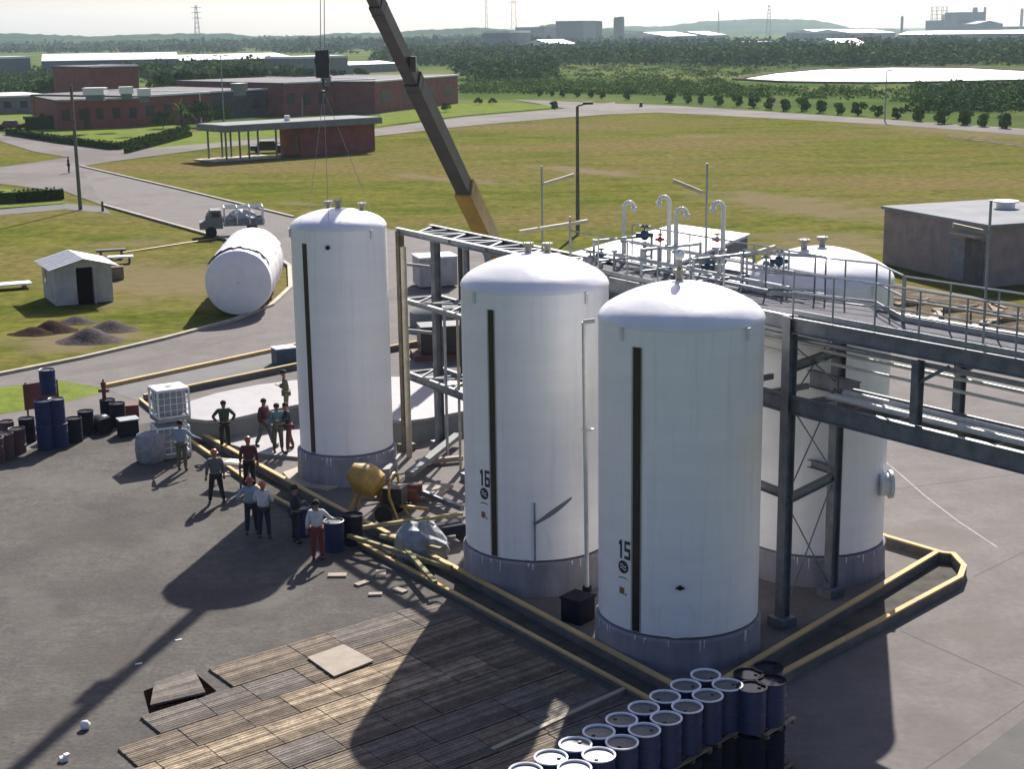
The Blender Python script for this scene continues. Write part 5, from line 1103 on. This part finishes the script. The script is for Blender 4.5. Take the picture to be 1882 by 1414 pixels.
# palm in front of brick building
g = G(335,236); pm = empty('palm_tree',g); MB().tube((0,0,0),(0,0,2.6),.2,8,.15).build('trunk','bark',pm); b = MB()
for k in range(26):
    a = rn.uniform(0,6.28); el = rn.uniform(-.3,1.2); L_ = rn.uniform(2.2,3.0); prev = V((0,0,2.6))
    d = V((math.cos(a)*math.cos(el),math.sin(a)*math.cos(el),math.sin(el)))
    for s_ in range(6):
        nx = prev+d*L_/6; d = (d+V((0,0,-.22))).normalized(); side = V((-math.sin(a),math.cos(a),0))*.22*(1-s_/7)
        b.add([prev-side,prev+side,nx+side*.8,nx-side*.8],[(0,1,2,3)]); prev = nx
b.build('fronds','foliage_light',pm,norm=False); tag(pm,'bushy palm tree in front of the brick building','palm tree')
for x,yb,s_,l in ((200,232,.35,'low shrub against the left brick building'),(250,228,.3,'low shrub near the entrance of the brick building'),(880,192,.22,'tiny shrub on the lawn right of the crane boom'),(905,192,.2,'second tiny shrub on the lawn right of the crane boom'),(820,205,.25,'shrub at the corner of the brick building right of the boom')):
    retree(big,G(x,yb),s_,rn.uniform(0,6),l,None)
# uncountable scrub and woodland
def woods(name, spots, m, seed, hmul=1.):
    random.seed(seed); b = MB()
    for (x,y,r_,h,n_,lf) in spots:
        for k in range(int(n_*2.1)):
            a = random.uniform(0,6.28); t_ = math.sqrt(random.random())*r_; zz = h*math.sqrt(max(0,1-(t_/r_)**2))*random.uniform(.35,1.05)
            b.leaf((x+t_*math.cos(a),y+t_*math.sin(a),zz-.1),lf*.62,1.3)
    return stuff(b.build(name,m,norm=False))
rw = random.Random(21)
def spots(n, xr, yr, rr, hh, nl, keep=None, scl=1.):
    out = []
    while len(out) < n:
        x = rw.uniform(*xr); y = rw.uniform(*yr)
        if keep and not keep(x,y): continue
        g = G(x,y); k = max(1., g.y/450)*scl; r_ = rw.uniform(*rr)*k**.5; h = rw.uniform(*hh)
        out.append((g.x,g.y,r_,h,nl,.28*r_*rw.uniform(.7,1.1)))
    return out
def inpoly(x,y,poly):
    c = False; j = len(poly)-1
    for i in range(len(poly)):
        if (poly[i][1]>y)!=(poly[j][1]>y) and x < (poly[j][0]-poly[i][0])*(y-poly[i][1])/(poly[j][1]-poly[i][1])+poly[i][0]: c = not c
        j = i
    return c
pp = [(1330,160),(1352,140),(1500,122),(1900,120),(1990,150),(1882,158),(1700,162),(1400,162)]
notpond = lambda x,y: not inpoly(x,y,pp)
# dense band of wood, mid distance, right of the boom
woods('woodland', spots(900,(700,1990),(96,121),(3.5,6.5),(4,7.5),34, lambda x,y: notpond(x,y) and y > 88+ (x<900)*6), 'foliage', 31)
woods('woodland', spots(500,(-80,1990),(80,98),(5,9),(4,8),26), 'foliage_far', 32)
woods('woodland', spots(480,(-80,1000),(73,90),(8,14),(6,10),24), 'foliage_far', 33)
woods('woodland', spots(240,(230,1000),(120,150),(3,5.5),(3.5,6),34, lambda x,y: x < 560 or x > 850), 'foliage', 34)
woods('scrub', spots(1500,(850,1990),(122,188),(1.2,2.8),(.6,1.9),18, lambda x,y: notpond(x,y) and (y < 172+ (x>1100)*(x-1100)*.025) and (rw.random() < .35 or x > 1700 or y > 150) and not (1400<x<1700 and 158<y<185 and rw.random()<.7)), 'foliage_light', 35)
woods('scrub', spots(420,(1690,1990),(158,206),(1.4,3),(1.0,2.4),24), 'foliage', 36)
woods('scrub', spots(260,(-80,160),(135,180),(2,4),(1.5,3.5),22), 'foliage', 37)
stuff(MB().build('x','hill')) if False else None
# ---------------------------------------------------------------- far buildings, towers
def far(p0, p1, ytop, depth, wm, rm, lbl, name='warehouse', gable_=0.):
    a, b2 = G(*p0), G(*p1); d = b2-a; n_ = V((-d.y,d.x,0)).normalized()
    if n_.y < 0: n_ = -n_
    h = ZA(p0[0],ytop,a.y).z; c = (a+b2)/2+n_*depth/2; o = empty(name,c); poly = [(q_-c).to_2d() for q_ in (a,b2,b2+n_*depth,a+n_*depth)]
    MB().prism(poly,-1,h).build('wall',wm,o)
    if gable_:
        m0=(poly[0]+poly[3])/2; m1=(poly[1]+poly[2])/2
        MB().add([(*poly[0],h+.05),(*poly[1],h+.05),(*poly[2],h+.05),(*poly[3],h+.05),(*m0,h+gable_),(*m1,h+gable_)],[(0,1,5,4),(2,3,4,5),(0,4,3),(1,2,5)]).build('roof',rm,o)
    else: MB().prism([q_*1.01 for q_ in poly],h,h+h*.12).build('roof',rm,o)
    return tag(o,lbl,'building')
far((78,138),(330,133),112,30,'far_grey','roof_white','long grey warehouse with pale roof behind the square brick block',gable_=2.5)
far((330,133),(545,126),111,30,'far_grey','roof_white','long warehouse with bright roof line above the trees left of the crane hook',gable_=2.)
far((535,142),(640,138),108,14,'render_grey','roof_white','pale block behind the crane hook')
far((600,136),(735,130),121,20,'render_grey','roof_white','low building with bright roof left of the crane boom',gable_=1.)
far((0,140),(58,138),108,12,'far_grey','far_white','hazy grey plant building at the left edge')
far((1010,92),(1058,91),80,40,'far_white','roof_white','bright low shed under the hill right of the lattice mast',gable_=3)
far((935,92),(975,91),60,30,'far_grey','roof_white','pale factory block right of the crane boom on the horizon')
far((1000,78),(1075,76),52,40,'far_grey','far_grey','grey plant building below the wooded hill',name='plant_building')
far((1072,80),(1096,79),42,30,'render_grey','far_grey','light grey process block beside the plant building',name='plant_building')
far((1150,82),(1215,81),70,40,'far_grey','brick_grey','brownish low town building right of the twin silos')
far((1225,80),(1282,78),66,50,'far_grey','roof_white','white roofed hall in the distant town, left one',gable_=4)
far((1300,76),(1335,75),64,50,'far_grey','roof_white','white roofed hall in the distant town, right one',gable_=4)
far((1380,90),(1440,89),78,50,'far_grey','far_grey','grey hall below the long hill')
far((1545,95),(1600,94),84,40,'far_grey','roof_white','isolated white roofed hall in the dark wood right of the hill',gable_=4)
far((1508,72),(1560,71),60,60,'far_grey','roof_white','first bright roof in the row at the foot of the hill',gable_=4)
far((1566,72),(1602,71),60,60,'far_grey','roof_white','second bright roof in the row at the foot of the hill',gable_=4)
far((1608,71),(1645,70),60,60,'far_grey','roof_white','third bright roof in the row at the foot of the hill',gable_=4)
far((1650,74),(1900,72),63,50,'far_grey','roof_white','very long white roofed hall below the refinery',gable_=3)
def lattice(px, yb, yt, Y, w, lbl, arms=True, m='tower_steel', name='lattice_tower'):
    p = ZA(px,yb,Y); tp = ZA(px,yt,Y); o = empty(name,(p.x,Y,0)); h = tp.z; b = MB(); n_ = 9
    for k in range(n_):
        z0,z1 = h*k/n_,h*(k+1)/n_; w0,w1 = w*(1-.75*k/n_),w*(1-.75*(k+1)/n_)
        for sx,sy in ((-1,-1),(1,-1),(1,1),(-1,1)):
            b.beam((sx*w0/2,sy*w0/2,z0),(sx*w1/2,sy*w1/2,z1),.28,.28)
            b.beam((sx*w0/2,sy*w0/2,z0),(-sy*w1/2,sx*w1/2,z1),.16,.16); b.beam((-sy*w0/2,sx*w0/2,z0),(sx*w1/2,sy*w1/2,z1),.16,.16)
    b.build('mast',m,o)
    if arms:
        b = MB()
        for z in (.72,.84,.95): b.beam((-w*.8,0,h*z),(w*.8,0,h*z),.3,.4)
        b.build('cross_arm',m,o)
    return tag(o,lbl,'tower')
lattice(365,100,9,1500,6,'lattice pylon left of centre on the left ridge')
lattice(895,95,-30,1500,3,'slim mast right of the crane boom',False)
lattice(945,95,-30,1300,6,'lattice tower above the pale factory block')
lattice(1412,80,8,2300,8,'lattice pylon on top of the long hill')
lattice(1320,80,20,2000,2.5,'thin mast on the slope of the long hill',False)
def silo(px, yb, yt, Y, r_, m, lbl, name='silo', cone=False):
    p = ZA(px,yb,Y); tp = ZA(px,yt,Y); h = tp.z; o = MB(); o.lathe([(r_,0),(r_,h*.94),(r_*.85,h*.94),(r_*(.2 if cone else .85),h)],n=16,cap1=True); o = o.build(name,m,None,True,(p.x,Y,0)); return tag(o,lbl,name)
silo(1101,70,38,1900,4,'crane_dark','dark squat silo left of the twin silos'); silo(1133,75,31,1900,3.6,'crane_dark','left one of the dark twin silos'); silo(1142,75,30,1900,3.6,'crane_dark','right one of the dark twin silos')
silo(1657,60,28,2400,2.2,'far_grey','lone slim chimney left of the refinery','chimney',True)
silo(1778,60,22,2400,5,'far_grey','thick grey column in the refinery','column_vessel'); silo(1790,60,13,2400,4,'far_grey','tallest grey column in the refinery','column_vessel')
silo(1808,60,12,2600,2.2,'tower_steel','pale tall chimney right of the refinery columns','chimney'); silo(1876,60,15,2600,2.5,'tower_steel','pale chimney at the right edge of the photo','chimney')
silo(1765,62,40,2400,6,'far_grey','short broad tank in the refinery','silo')
far((1735,64),(1760,64),27,40,'far_grey','far_grey','tall grey block of the refinery',name='plant_building'); far((1700,64),(1716,64),40,30,'far_grey','far_grey','small grey block left of the refinery scaffold',name='plant_building'); far((1758,64),(1792,64),44,40,'far_grey','far_grey','sloping lower block of the refinery',name='plant_building',gable_=4); far((1840,62),(1880,62),50,40,'far_grey','far_grey','low grey plant building at the right edge of the horizon',name='plant_building')
p = ZA(1724,62,2400); o = empty('scaffold_tower',(p.x,2400,0)); hh = ZA(1724,12,2400).z; b = MB()
for x in (-11,-3,5,12):
    for y in (-4,4): b.beam((x,y,0),(x,y,hh),.7,.7)
for k in range(7):
    z = hh*(k+1)/7
    for y in (-4,4): b.beam((-11,y,z),(12,y,z),.6,.6)
    b.beam((-11,-4,z),(-11,4,z),.6,.6)
b.build('frame','crane_dark',o); MB().box((8,0,hh*.45),(5,6,hh*.5)).build('vessel','far_white',o); tag(o,'open steel scaffold tower of the refinery on the horizon','tower')
# ---------------------------------------------------------------- bake skin modifiers
dg = bpy.context.evaluated_depsgraph_get(); dg.update()
for o in SK:
    me = bpy.data.meshes.new_from_object(o.evaluated_get(dg)); 
    o.modifiers.clear(); o.data = me; me.polygons.foreach_set('use_smooth',[True]*len(me.polygons))
# ---------------------------------------------------------------- haze
HZ = 8e-5
m = bpy.data.materials.new('haze'); m.use_nodes = True; n = m.node_tree.nodes; n.remove(n['Principled BSDF']); pv = n.new('ShaderNodeVolumePrincipled'); pv.inputs['Density'].default_value = HZ; pv.inputs['Color'].default_value = (.72,.90,1.,1); pv.inputs['Anisotropy'].default_value = .3
m.node_tree.links.new(pv.outputs[0], n['Material Output'].inputs['Volume']); M['haze'] = m
hz = MB().box((0,3500,64),(9000,7600,134)).build('haze','haze'); stuff(hz)
# ---------------------------------------------------------------- light, camera, world
AZ, EL = R(12), R(37.3)
sd = V((math.sin(AZ)*math.cos(EL), math.cos(AZ)*math.cos(EL), math.sin(EL)))
L = bpy.data.lights.new('sun','SUN'); L.energy = 5.0; L.angle = R(.55); L.color = (1,.95,.88); lo = bpy.data.objects.new('sun',L); lo.rotation_euler = (-sd).to_track_quat('-Z','Y').to_euler(); lo.location = (0,0,60); col.objects.link(lo)
w = bpy.data.worlds.new('World'); scene.world = w; w.use_nodes = True; n = w.node_tree.nodes; l = w.node_tree.links
sk = n.new('ShaderNodeTexSky'); sk.sky_type = 'NISHITA'; sk.sun_disc = False; sk.sun_elevation = EL; sk.sun_rotation = AZ; sk.air_density = 1.0; sk.dust_density = 2.2; sk.ozone_density = 1.
bg = n['Background']; bg.inputs['Strength'].default_value = .055; tn = n.new('ShaderNodeMix'); tn.data_type = 'RGBA'; tn.blend_type = 'MULTIPLY'; tn.inputs['Factor'].default_value = 1; tn.inputs['B'].default_value = (1.02,1.01,1.22,1); l.new(sk.outputs[0], tn.inputs['A']); l.new(tn.outputs['Result'], bg.inputs['Color'])
cam = bpy.data.cameras.new('camera'); cam.sensor_width = 36; cam.lens = 36*F/1882; cam.clip_end = 20000; cam.clip_start = .5
co = bpy.data.objects.new('camera',cam); col.objects.link(co); co.matrix_world = Matrix(((RT.x,UP.x,-FW.x,0),(RT.y,UP.y,-FW.y,0),(RT.z,UP.z,-FW.z,HC),(0,0,0,1))); scene.camera = co
scene.view_settings.view_transform = 'Standard'; scene.view_settings.look = 'None'; scene.view_settings.exposure = .95; scene.view_settings.gamma = 1
